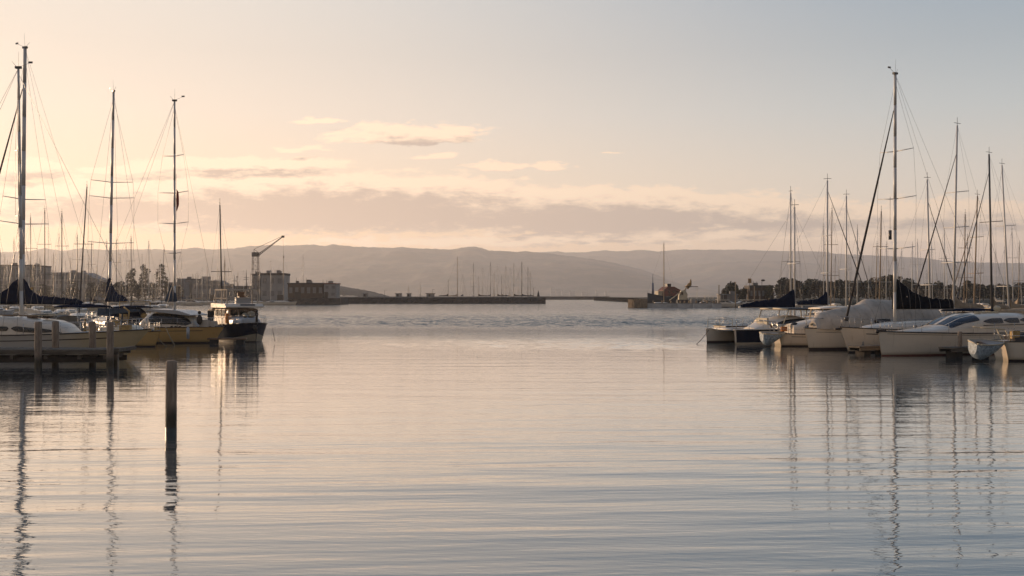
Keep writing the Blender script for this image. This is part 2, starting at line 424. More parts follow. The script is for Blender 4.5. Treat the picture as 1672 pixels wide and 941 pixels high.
    ii = (np.arange(nr - 1)[:, None] * ncc + np.arange(ncc - 1)[None, :]).ravel()
    q = np.stack([ii, ii + 1, ii + ncc + 1, ii + ncc], -1).astype(np.int32)
    me.loops.add(q.size); me.loops.foreach_set('vertex_index', q.ravel())
    me.polygons.add(len(q)); me.polygons.foreach_set('loop_start', np.arange(0, q.size, 4, dtype=np.int32)); me.polygons.foreach_set('loop_total', np.full(len(q), 4, np.int32))
    me.polygons.foreach_set('use_smooth', np.ones(len(q), bool)); me.update(calc_edges=True); me.validate()
    me.materials.append(M); o = bpy.data.objects.new('water', me); COL.objects.link(o); o['kind'] = 'structure'

WIND_SLOPE = 0.26

def interp(pts, x):
    if x <= pts[0][0]: return pts[0][1]
    for (a, b), (c, d) in zip(pts, pts[1:]):
        if x <= c: return b + (d - b) * (x - a) / (c - a)
    return pts[-1][1]

RIDGE_FRONT = [(-900, 440), (-400, 425), (-100, 416), (0, 412.5), (54, 410), (72, 405.5), (100, 410), (130, 406), (180, 408), (230, 407), (290, 409), (300, 407), (325, 405), (345, 408), (380, 405.5), (420, 401), (460, 401), (500, 400.5), (515, 400.5), (530, 402), (545, 399.5), (551, 400), (570, 402), (600, 404), (660, 404.5), (700, 406), (740, 408), (755, 404.5), (765, 403.5), (785, 404.5), (798, 409), (840, 411.5), (860, 411), (880, 413), (930, 418), (972, 424), (1000, 430), (1052, 442), (1090, 458), (1130, 474), (1180, 482), (1300, 483)]
RIDGE_BACK = [(500, 440), (700, 425), (840, 414), (890, 412), (910, 411), (930, 412.5), (955, 412), (990, 409), (1010, 411), (1050, 408), (1075, 411), (1110, 408), (1150, 408), (1190, 408), (1220, 408), (1240, 409.5), (1340, 411), (1370, 415), (1440, 418), (1500, 421), (1540, 426), (1600, 429), (1672, 430), (1900, 440), (2400, 455)]
RIDGE_MID = [(950, 484), (1000, 470), (1060, 448), (1120, 434), (1180, 428), (1260, 426), (1340, 431), (1420, 438), (1500, 443), (1600, 450), (1700, 455), (2200, 470)]
def make_range(name, ridge, D, depth, px0, px1, nx, seed, m):
    ny = 46; xs = np.linspace(X(px0, D), X(px1, D), nx); rows = []
    for j in range(ny):
        t = j / (ny - 8.0)
        row = []
        for xv in xs:
            px = xv / D * F + 836
            zr = max(1.0, Z(interp(ridge, px), D))
            yv = D - depth + depth * t
            n1 = mnoise.fractal(Vector((xv / 700, yv / 900, seed)), 1.0, 2.0, 5)
            n2 = mnoise.fractal(Vector((xv / 60, yv / 80, seed + 5)), 0.8, 2.0, 3)
            p = t ** 1.15 if t <= 1 else 1.0 - (t - 1) * 1.6
            zz = zr * p * (1 + 0.30 * n1 * max(0.0, min(1.0, 4 * t * (1 - t)))) + n2 * (5.0 if t > .9 else 7.0) * min(1.0, t * 3) + (4.5 * abs(mnoise.noise((xv / 22, t * 40, seed))) if .8 < t <= 1.05 else 0)
            row.append((xv, yv, zz - 1.5 * (1 - min(1, t * 5))))
        rows.append(row)
    b = MB(); b.grid(rows, True); b.build(name, m, kind='structure')

def make_hills():
    M = bpy.data.materials.new('hill_scrub'); M.use_nodes = True
    T = NT(M.node_tree); b = M.node_tree.nodes['Principled BSDF']
    P = T.new('ShaderNodeNewGeometry').outputs['Position']
    f, _ = T.noise(P, 0.004, 5, 0.65); f2, _ = T.noise(P, 0.03, 4, 0.6)
    c = T.mix(T.step(f, 0.42, 0.6), (0.020, 0.028, 0.013), (0.135, 0.100, 0.058))
    c = T.mix(T.step(f2, 0.5, 0.75, 0, 0.5), c, (0.02, 0.024, 0.013))
    T.put(b.inputs['Base Color'], c); b.inputs['Roughness'].default_value = 0.95
    make_range('hills', RIDGE_FRONT, 7000, 2300, -1000, 1350, 560, 1.0, M)
    make_range('hills', RIDGE_MID, 8100, 1600, 930, 2300, 300, 7.0, M)
    make_range('hills', RIDGE_BACK, 9600, 2200, 480, 2500, 460, 3.0, M)
# ------------------------------------------------------------------ jetty, piles, quays, buildings, trees
def pile_mesh(b, x, y, z0, z1, r, seed):
    rnd = random.Random(seed); n = 12; rows = []
    ph = rnd.random() * 6
    lean = (rnd.uniform(-.01, .01), rnd.uniform(-.01, .01))
    for i in range(9):
        t = i / 8.0; z = z0 + (z1 - z0) * t
        rr = r * (1.06 - 0.08 * t)
        rows.append([(x + lean[0] * (z - z0) + rr * (1 + 0.05 * math.sin(3 * a + ph) + rnd.uniform(-.02, .02)) * math.cos(a),
                      y + lean[1] * (z - z0) + rr * (1 + 0.05 * math.sin(3 * a + ph) + rnd.uniform(-.02, .02)) * math.sin(a), z)
                     for a in [2 * PI * k / n for k in range(n)]])
    cx, cy = x + lean[0] * (z1 - z0), y + lean[1] * (z1 - z0)
    rows.append([(cx + (p[0] - cx) * .82, cy + (p[1] - cy) * .82, z1 + .05) for p in rows[-1]])
    b.grid(rows, True, True, True)
    return b

def weathered_pile_mat():
    M = bpy.data.materials.new('weathered_pile'); M.use_nodes = True
    T = NT(M.node_tree); b = M.node_tree.nodes['Principled BSDF']
    P = T.new('ShaderNodeNewGeometry').outputs['Position']; x, y, z = T.sep(P)
    f, _ = T.noise(T.xyz(T.m('MULTIPLY', x, 14), T.m('MULTIPLY', y, 14), T.m('MULTIPLY', z, 2.0)), 1.0, 5, 0.65)
    dry = T.mix(T.lin(f, .3, .7), (0.38, 0.30, 0.23), (0.15, 0.11, 0.08))
    wob = T.m('ADD', z, T.m('MULTIPLY', T.m('SUBTRACT', f, .5), .35))
    wet = T.step(wob, 0.25, 0.65)                      # slimy tide band at the foot of the timber
    T.put(b.inputs['Base Color'], T.mix(wet, (0.026, 0.024, 0.015), dry))
    T.put(b.inputs['Roughness'], T.lin(wet, 0, 1, .45, .9))
    bn = T.new('ShaderNodeBump'); bn.inputs['Strength'].default_value = .9; bn.inputs['Distance'].default_value = .02
    T.put(bn.inputs['Height'], f); T.put(b.inputs['Normal'], bn.outputs[0])
    MATS['weathered_pile'] = M

def make_jetty():
    weathered_pile_mat()
    d = 52.6; t = thing('jetty', 'weathered timber jetty on round piles in front of the long white yacht', 'jetty', (X(60, d), d, 0))
    ox, oy = X(60, d), d
    def lx(px, dd=d): return X(px, dd) - ox
    x0, x1 = lx(-170), lx(186)
    zt = Z(571, d)
    rnd = random.Random(3); b = MB(); xx = x0
    while xx < x1:                                     # deck boards laid across
        w = .145; b.box((xx + w / 2, 1.15, zt - .025 + rnd.uniform(-.006, .006)), (w - .012, 2.3 + rnd.uniform(-.05, .05), .045)); xx += w
    b.build('deck', 'jetty_timber', t)
    b = MB(); b.box(((x0 + x1) / 2 + .1, -.06, zt - .13), (x1 - x0 + .2, .09, .20)); b.build('edge_beam', 'jetty_timber', t)
    b = MB(); b.box(((x0 + x1) / 2, 2.3, zt - .15), (x1 - x0, .09, .22)); b.build('edge_beam', 'jetty_timber', t)
    b = MB(); b.box((x1 + .17, 1.1, zt - .02), (.22, 2.45, .16)); b.build('end_beam', 'jetty_timber', t)
    for px in (-140, -60, 20, 75, 130, 172):
        b = MB(); b.box((lx(px), 1.1, zt - .36), (.14, 2.4, .18)); b.build('cross_beam', 'jetty_timber', t)
    for yy in (.12, 2.2):
        b = MB(); b.box(((x0 + x1) / 2, yy, .34), (x1 - x0 - .3, .08, .24)); b.build('underdeck_shade', 'dark_wharf', t)  # dark strips added below the deck to stand in for its shadow
    for i, (px, dy, top, r) in enumerate(((62, -.22, 527, .165), (179, -.22, 527.5, .16), (90, 2.1, 526, .165), (151, 2.1, 527, .165), (-60, -.22, 527, .165), (-30, 2.1, 527, .165))):
        dd = d + dy; b = MB(); pile_mesh(b, X(px, dd) - ox, dy, -1.0, Z(top, dd), r, i)
        b.build('pile', 'weathered_pile', t)
    b = MB(); b.box((lx(188.5), .1, .12), (.20, .22, 1.15)); b.build('stub_post', 'weathered_pile', t)
    # the lone mooring post in the foreground
    d2 = 28.6; b = MB(); pile_mesh(b, 0, 0, -1.0, Z(592, d2), .137, 44)
    b.tube((.02, 0, Z(592, d2)), (.02, 0, Z(592, d2) + .12), .012, .008)
    o = b.build('mooring_post', 'weathered_pile'); o.location = (X(279, d2), d2, 0); o.rotation_euler = (.01, .008, 0)
    tag(o, 'lone round timber mooring post standing in open water, nearest thing in view', 'mooring post')

def finger_pier(px, d, ln, rz, zt, label, post=None):
    t = thing('finger_pier', label, 'pier', (X(px, d), d, 0), rz, 'finger piers between the right hand boats')
    b = MB(); b.box((ln / 2, 0, zt), (ln, .9, .09)); b.build('deck', 'jetty_timber', t)
    b = MB(); b.box((ln / 2, -.42, zt - .13), (ln - .1, .07, .15)); b.box((ln / 2, .42, zt - .13), (ln - .1, .07, .15)); b.build('edge_beam', 'jetty_timber', t)
    for k in (0.7, ln * .5, ln - .6):
        b = MB(); b.box((k, 0, zt * .5 - .2), (.5, .7, zt + .1)); b.build('float', 'dark_wharf', t)
    if post:
        b = MB(); pile_mesh(b, post[0], post[1], -1.0, post[2], .12, 9); b.build('pile', 'weathered_pile', t)
    return t

def rock_wall(name, label, cat, x0, x1, y, depth, h, mtl, seed, step=1.6, parapet=True):
    rnd = random.Random(seed)
    t = thing(name, label, cat, ((x0 + x1) / 2, y, 0)); b = MB(); cx = (x0 + x1) / 2
    nx = max(4, int((x1 - x0) / step)); rows = []
    prof = [(-1.2, -1.0), (-.9, .2), (-.55, h * .35), (-.25, h * .68), (0, h * .95), (.3, h), (depth - .3, h), (depth + .6, h * .5), (depth + 1.2, -1.0)]
    for j, (py, pz) in enumerate(prof):
        row = []
        for i in range(nx + 1):
            xx = x0 + (x1 - x0) * i / nx - cx
            k = 0 if j in (5, 6) else .32
            row.append((xx, py + rnd.uniform(-k, k), pz + rnd.uniform(-k, k) * .5))
        rows.append(row)
    b.grid(rows, False)
    for e in (0, nx):
        o = len(b.v); b.v += [tuple(r[e]) for r in rows]; b.f.append(tuple(range(o, o + len(rows)))); b.sm.append(False)
    b.build('rock_face', mtl, t)
    if parapet:
        b = MB(); b.box((0, .55, h + .22), (x1 - x0 - 1.0, .5, .44)); b.build('parapet', 'concrete', t)
    return t

def building(name, label, px0, px1, d, py_top, mtl, roof='dark_roof', base=1.5, depth=14.0, floors=3, bays=8, roof_h=.5, slope=0, win='far_window', rooftop=()):
    x0, x1 = X(px0, d), X(px1, d); zt = Z(py_top, d); cx = (x0 + x1) / 2
    t = thing(name, label, 'building', (cx, d, base), 0)
    w = x1 - x0; h = zt - base - roof_h
    b = MB(); b.box((0, depth / 2, h / 2), (w, depth, h)); b.build('wall', mtl, t)
    b = MB()
    if slope:
        b.prism([(-w / 2 - .3, h + .003), (w / 2 + .3, h + .003), (w / 2 - slope, h + roof_h), (-w / 2 + slope * .3, h + roof_h)], -.3, depth + .3, 'y')
    else:
        b.box((0, depth / 2, h + roof_h / 2 + .003), (w + .5, depth + .5, roof_h))
    rf = b.build('roof', roof, t)
    for (fx, rw, rh) in rooftop:
        b = MB(); b.box((fx * w / 2, depth * .45, h + roof_h + rh / 2), (rw, 3.0, rh)); b.build('plant_room', mtl, rf)
    rr = random.Random(int(px0 * 7)); 
    for k in range(3 if d < 600 else 0):
        b = MB(); fx = rr.uniform(-.45, .45) * w; b.tube((fx, depth * .3, h + roof_h), (fx, depth * .3, h + roof_h + rr.uniform(.8, 2.4)), .09, .06, 6); b.build('roof_pipe', 'crane_steel', rf)
    if d < 600:
        b = MB(); b.box((rr.uniform(-.3, .3) * w, depth * .2, h + roof_h + .45), (1.8, 1.4, .9)); b.build('roof_vent', 'grey_wall', rf)
        b = MB(); b.box((rr.uniform(-.4, .4) * w, -.03, 1.2), (min(2.6, w * .3), .12, 2.4)); b.build('door', 'dark_trim', t)
    fh = h / floors
    for f in range(floors):
        for k in range(bays):
            bw = w / bays; cxw = -w / 2 + bw * (k + .5)
            b = MB(); b.box((cxw, -.02, fh * (f + .55)), (bw * .55, .1, fh * .42)); b.build('window', win, t)
    return t

LEAF = {}
def leaf_crown(clumps, n, size, seed):
    """leaf-sized faces scattered through the volume of several clumps"""
    rnd = random.Random(seed); b = MB()
    tot = sum(c[3] * c[4] for c in clumps)
    for (cx, cy, cz, rx, rz) in clumps:
        k = int(n * rx * rz / tot)
        for _ in range(k):
            a = rnd.uniform(0, 2 * PI); u = rnd.uniform(-1, 1); q = rnd.uniform(.35, 1.06) ** .6
            s = math.sqrt(1 - u * u) * q
            p = Vector((cx + rx * s * math.cos(a), cy + rx * s * math.sin(a), cz + rz * u * q))
            nn = Vector((rnd.gauss(0, 1), rnd.gauss(0, 1), rnd.gauss(.3, 1))).normalized()
            t1 = nn.orthogonal().normalized(); t2 = nn.cross(t1); sz = size * rnd.uniform(.6, 1.4)
            o = len(b.v)
            b.v += [tuple(p + t1 * sz), tuple(p + t2 * sz * .6), tuple(p - t1 * sz), tuple(p - t2 * sz * .6)]
            b.f.append((o, o + 1, o + 2, o + 3)); b.sm.append(False)
    return b

def tree(name, label, x, y, z0, h, w, mtl, seed, group, shape='round', n=900, leaf=.42):
    rnd = random.Random(seed); t = thing(name, label, 'tree', (x, y, z0), 0, group)
    b = MB(); b.path([(0, 0, -.3), (rnd.uniform(-.2, .2), 0, h * .3), (rnd.uniform(-.4, .4), rnd.uniform(-.3, .3), h * .75)], .22 * h / 9, 7, .06)
    cl = []
    if shape == 'column':
        for k in range(7):
            f = k / 6.0; r = w / 2 * (1.0 - .62 * f ** 1.4) * rnd.uniform(.75, 1.1)
            cl.append((rnd.uniform(-.12, .12) * w, rnd.uniform(-.12, .12) * w, h * (.22 + .72 * f), r, h * .11))
    else:
        m = rnd.randint(6, 9)
        for k in range(m):
            a = rnd.uniform(0, 2 * PI); q = rnd.uniform(.1, .62) * w / 2
            r = rnd.uniform(.32, .52) * w / 2; zc = h * rnd.uniform(.42, .86)
            cl.append((q * math.cos(a), q * math.sin(a), zc, r, r * rnd.uniform(.6, .9)))
            b.tube((0, 0, h * .3), (q * math.cos(a) * .9, q * math.sin(a) * .9, zc), .08, .03, 5)
        cl.append((0, 0, h * .5, w * .42, h * .22))
        cl.append((rnd.uniform(-.1, .1) * w, 0, h * .3, w * .40, h * .2))
    b.build('trunk', 'bark', t)
    leaf_crown(cl, n, leaf, seed + 1).build('crown', mtl, t)
    return t

def ground_slab(px0, px1, d0, d1, z, mtl='grass_bank'):
    b = MB()
    xs = np.linspace(X(px0, d0), X(px1, d0), 60); rows = []
    for j, (y, zz) in enumerate(((d0, -1.0), (d0 + 1.5, z * .5), (d0 + 4, z), (d0 + (d1 - d0) * .5, z + .8), (d1, z + 1.0), (d1 + 5, -1.0))):
        rows.append([(x, y + 1.6 * mnoise.noise((x * .05, j * 3, 1)), zz + .35 * mnoise.noise((x * .08, j * 2, 4)) * (0 < j < 5)) for x in xs])
    b.grid(rows, True)
    return b.build('shore', mtl, kind='structure')

def lamp_post(px, d, z0, py, label, group, head='round'):
    zt = Z(py, d) - z0
    t = thing('lamp_post', label, 'lamp post', (X(px, d), d, z0), 0, group)
    b = MB(); b.tube((0, 0, 0), (0, 0, zt), .09, .06); b.build('pole', 'crane_steel', t)
    b = MB()
    if head == 'round': b.sphere((0, 0, zt), .35)
    else: b.box((.5, 0, zt), (1.1, .25, .14))
    b.build('lamp_head', 'pale_wall', t)
    return t

def make_left_shore():
    ground_slab(-420, 474, 505, 900, 1.3)
    building('apartment_block', 'grey flat roofed block at the far left edge of the shore', -70, 50, 530, 432.5, 'pale_wall', floors=5, bays=14, depth=18)
    building('apartment_block', 'short dark grey block just right of the left edge block, behind the tall twin masts', 50.5, 61, 532, 433.5, 'grey_wall', floors=5, bays=2, depth=16)
    building('terminal_building', 'long low grey building with a sloped right end behind the left masts', 61.5, 158, 528, 445, 'pale_wall', roof='grey_roof', floors=3, bays=14, roof_h=3.2, slope=6.5, rooftop=((-.88, 2.4, 2.4), (.05, 2.0, 1.2)))
    building('storage_shed', 'low grey shed between the columnar trees and the mast over the yellow yacht', 268, 300, 535, 461, 'grey_wall', roof='grey_roof', floors=2, bays=4, rooftop=((.4, 3.0, 1.8),))
    building('harbour_office', 'small square brownish building with a flat top left of the pale shed', 301, 316, 545, 455, 'grey_wall', floors=3, bays=3)
    building('storage_shed', 'wide pale shed with a grey roof behind the mast left of the blue trawler', 314, 362, 525, 458, 'pale_wall', roof='grey_roof', floors=2, bays=6, roof_h=1.5, slope=2.0, rooftop=((-.3, 3.6, 1.9),))
    building('workshop', 'low grey workshop between the pale shed and the crane warehouse', 363, 408, 522, 467, 'grey_wall', roof='grey_roof', floors=1, bays=6)
    building('warehouse', 'pale square warehouse with a dark roof at the foot of the crane', 426, 463, 500, 446, 'pale_wall', roof='dark_roof', floors=2, bays=3, roof_h=1.0, rooftop=((-.55, 1.6, 1.2), (.3, 1.2, 1.4)))
    building('boiler_house', 'narrow pale annexe on the left side of the crane warehouse', 411, 424, 502, 447, 'pale_wall', roof='dark_roof', floors=3, bays=2, roof_h=.6)
    # wharf with its brown shed
    d = 452; x0, x1 = X(472, d), X(557, d)
    t = rock_wall('wharf', 'dark timber faced wharf under the brown shed, left of the breakwater', 'wharf', x0, x1, d - 2, 22, 2.6, 'dark_wharf', 5, 1.2, False)
    building('boat_shed', 'long brown shed on the dark wharf right of the crane', 470, 528, d + 4, 462, 'brown_wall', roof='dark_roof', base=2.6, floors=1, bays=6, roof_h=.5, depth=12, rooftop=((.05, 1.5, 1.3), (-.6, .8, .8)))
    building('net_store', 'small white hut joined to the right end of the brown wharf shed', 529, 549, d + 4, 462.5, 'pale_wall', roof='rust_paint', base=2.6, floors=2, bays=2, roof_h=.4, depth=10)
    r = random.Random(11)
    for i, (px, top, w) in enumerate(((215, 441, 27), (237, 434, 24), (262, 433, 29))):
        lab = ['lowest and leftmost of the three pointed trees behind the left masts', 'slim middle tree of the three pointed trees behind the left masts', 'tallest and widest of the three pointed trees, right beside the mast over the yellow yacht'][i]
        tree('conifer_tree', lab, X(px, 512), 512, 1.3, Z(top, 512) - 1.3, w * .277, ['foliage_dark', 'foliage_dark', 'foliage_olive'][i], 20 + i, 'pointed trees on the left shore', 'column', 1500, .36)
    where = ['in front of the sloped end of the long grey building', 'left of the pointed trees, second from the long grey building', 'left of the pointed trees, third from the long grey building', 'just left of the lowest pointed tree', 'between the lowest and the middle pointed tree', 'between the middle and the tallest pointed tree', 'just right of the tallest pointed tree', 'beside the low grey shed', 'under the small roof box of the long grey building', 'at the foot of the left edge block', 'at the foot of the long grey building, midway along', 'beside the low workshop left of the crane']
    for i, (px, top, w) in enumerate(((152, 457, 26), (172, 456, 26), (190, 453, 24), (203, 457, 22), (226, 458, 20), (249, 459, 22), (277, 462, 22), (292, 465, 20), (72, 463, 30), (20, 460, 34), (118, 461, 32), (392, 468, 22))):
        tree('broadleaf_tree', 'low bushy dark tree ' + where[i], X(px, 514 + (i % 3) * 2), 514 + (i % 3) * 2, 1.3, Z(top, 514) - 1.3, w * .277, ['foliage_dark', 'foliage_brown', 'foliage_olive'][i % 3], 40 + i, 'low trees on the left shore', 'round', 1300, .36)
    # crane
    d = 494; t = thing('crane', 'lattice dockside crane with a raised jib above the pale warehouse', 'crane', (X(417, d), d, 1.3))
    s = d / F; zt = Z(419, d) - 1.3; hw = 1.15; b = MB()
    nlev = 7
    for k in range(4):
        sx, sy = ((-1, -1), (1, -1), (1, 1), (-1, 1))[k]; ex, ey = ((1, -1), (1, 1), (-1, 1), (-1, -1))[k]
        b.tube((sx * hw * 1.25, sy * hw * 1.25, 0), (sx * hw, sy * hw, zt), .12, .10, 6)
        for j in range(nlev):
            z0, z1 = zt * j / nlev, zt * (j + 1) / nlev
            b.tube((sx * hw, sy * hw, z0), (ex * hw, ey * hw, z1), .05, n=4); b.tube((sx * hw, sy * hw, z1), (ex * hw, ey * hw, z1), .05, n=4)
            b.tube((ex * hw, ey * hw, z0), (sx * hw, sy * hw, z1), .04, n=4)
    b.build('tower', 'crane_steel', t)
    b = MB(); b.box((.1, 0, zt + .9), (2.9, 2.6, 1.8)); cab = b.build('machine_house', 'crane_steel', t)
    b = MB(); b.box((1.3, -1.32, zt + .9), (.9, .06, .8)); b.build('window', 'dark_glass', cab)
    tip = Vector((X(462, d) - X(417, d), 0, Z(387, d) - 1.3)); piv = Vector((1.3, 0, zt + .3)); b = MB()
    for sy in (-.5, .5):
        for sz in (0, .8):
            b.tube(piv + Vector((0, sy, sz)), tip + Vector((0, sy * .3, sz * .3)), .09, .07, 5)
    for j in range(14):
        f0, f1 = j / 14, (j + 1) / 14
        p = lambda f, sy, sz: piv.lerp(tip, f) + Vector((0, sy * (1 - .7 * f), sz * (1 - .7 * f)))
        b.tube(p(f0, -.5, 0), p(f1, -.5, .8), .05, n=4); b.tube(p(f0, .5, .8), p(f1, .5, 0), .05, n=4); b.tube(p(f0, -.5, 0), p(f1, .5, 0), .05, n=4)
    b.box(tip + Vector((0, 0, .1)), (1.2, .7, .9)); b.build('jib', 'crane_steel', t)
    b = MB(); top = Vector((-.6, 0, zt + 3.2)); b.tube((-.6, 0, zt + 1.8), top, .14, .1, 6); b.tube((1.2, 0, zt + 1.8), top, .1, .08, 6)
    b.build('gantry', 'crane_steel', t)
    for sy in (-.3, .3):
        b = MB(); b.tube(top + Vector((0, sy, 0)), tip + Vector((0, sy * .5, .4)), .05, n=4); b.build('stay_cable', 'wire', t)
    b = MB(); b.tube(tip, tip + Vector((.3, 0, -8.5)), .04, n=4); b.build('hoist_cable', 'wire', t)
    b = MB(); b.box(tip + Vector((.3, 0, -8.8)), (.4, .3, .7)); b.build('hook_block', 'crane_steel', t)
    for i, (px, py) in enumerate(((107, 459), (166, 457), (290, 455), (387, 452))):
        lamp_post(px, 509, 1.3, py, ['slim lamp post in front of the middle of the long grey building', 'slim lamp post at the right end of the long grey building', 'slim lamp post right of the tallest pointed tree', 'slim lamp post over the low workshop left of the crane'][i], 'lamp posts on the left shore')

def make_breakwater():
    d = 509
    rock_wall('breakwater', 'long dark stone breakwater with a pale parapet across the harbour mouth', 'breakwater', X(545, d), X(891, d), d, 6.5, 2.75, 'dark_wharf', 8, 1.3)
    d = 1110
    rock_wall('breakwater', 'farther, thinner stone pier showing beyond the end of the long breakwater', 'breakwater', X(860, d), X(996, d), d, 8, 2.8, 'dark_wharf', 9, 2.5)
    # beacon and little things on the wall
    d = 512; zb = 2.75
    t = thing('beacon', 'small dark conical beacon near the right end of the long breakwater', 'beacon', (X(879, d), d, zb))
    b = MB(); b.tube((0, 0, 0), (0, 0, 2.0), .75, .35, 8); b.build('base', 'dark_wharf', t)
    b = MB(); b.tube((0, 0, 2.0), (0, 0, 3.3), .3, .08, 8); b.build('lantern', 'dark_wharf', t)
    for i, px in enumerate((871, 706, 628, 560)):
        lamp_post(px, d + 2, zb, (470, 473, 474, 474)[i], ['thin lamp post beside the dark beacon on the breakwater', 'thin lamp post on the breakwater just left of the tallest mast behind it', 'thin lamp post on the left half of the long breakwater', 'thin lamp post where the breakwater meets the dark wharf'][i], 'lamp posts on the breakwater', 'arm')
    for i, (px, w, mtl, lab) in enumerate(((651, 12, 'pale_wall', 'small pale kiosk on the left half of the long breakwater'), (703, 16, 'dark_roof', 'low dark roofed shelter on the breakwater left of the tallest mast'), (668, 8, 'concrete', 'small pale locker box beside the kiosk on the breakwater'), (597, 9, 'grey_wall', 'small grey store box on the breakwater near the wharf'))):
        ww = w * d / F
        t = thing('harbour_hut', lab, 'hut', (X(px, d + 3), d + 3, zb), 0, 'huts on the breakwater')
        b = MB(); b.box((0, 0, .85), (ww * .8, 2.2, 1.7)); b.build('wall', 'pale_wall' if mtl != 'grey_wall' else mtl, t)
        b = MB(); b.box((0, 0, 1.84), (ww, 2.8, .22)); b.build('roof', mtl, t)
        b = MB(); b.box((-.1 * ww, -1.12, .8), (.8, .06, 1.4)); b.build('door', 'dark_trim', t)
    # low headland behind the breakwater
    D = 1500; rows = []; b = MB()
    xs = np.linspace(X(520, D), X(640, D), 60)
    for j in range(12):
        t = j / 11; row = []
        for xv in xs:
            px = xv / D * F + 836
            zz = max(0, Z(interp([(520, 466), (552, 466.5), (575, 470), (605, 475.5), (622, 480), (640, 486)], px), D))
            row.append((xv, D - 60 + 120 * t, zz * math.sin(PI * min(1, t * .9 + .05)) ** .6 + mnoise.fractal(Vector((xv / 9, t * 12, 2)), 1, 2, 4) * 1.3 * min(1, zz / 4) - .5))
        rows.append(row)
    b.grid(rows, True); b.build('headland', 'hill_near', kind='structure')
    # pale towers on the far shore below the hills
    for i, (px, py, w) in enumerate(((903, 470, 8), (911, 472, 6), (934, 475, 9), (974, 474, 3), (955, 477, 10), (990, 476, 4), (918, 474, 3))):
        D = 4700
        building('tower_block', ['tallest far pale tower on the shore under the hills', 'slightly lower far pale tower beside the tallest one', 'low wide far building right of the two pale towers', 'thin far chimney like tower in the middle of the far shore', 'long low far building between the two thin towers and the pale pair', 'thin far tower at the right end of the far pier', 'narrow far pale tower touching the pair on its right'][i], px - w / 2, px + w / 2, D + i * 20, py, 'pale_wall', base=.5, floors=3, bays=3, depth=18, roof_h=1)

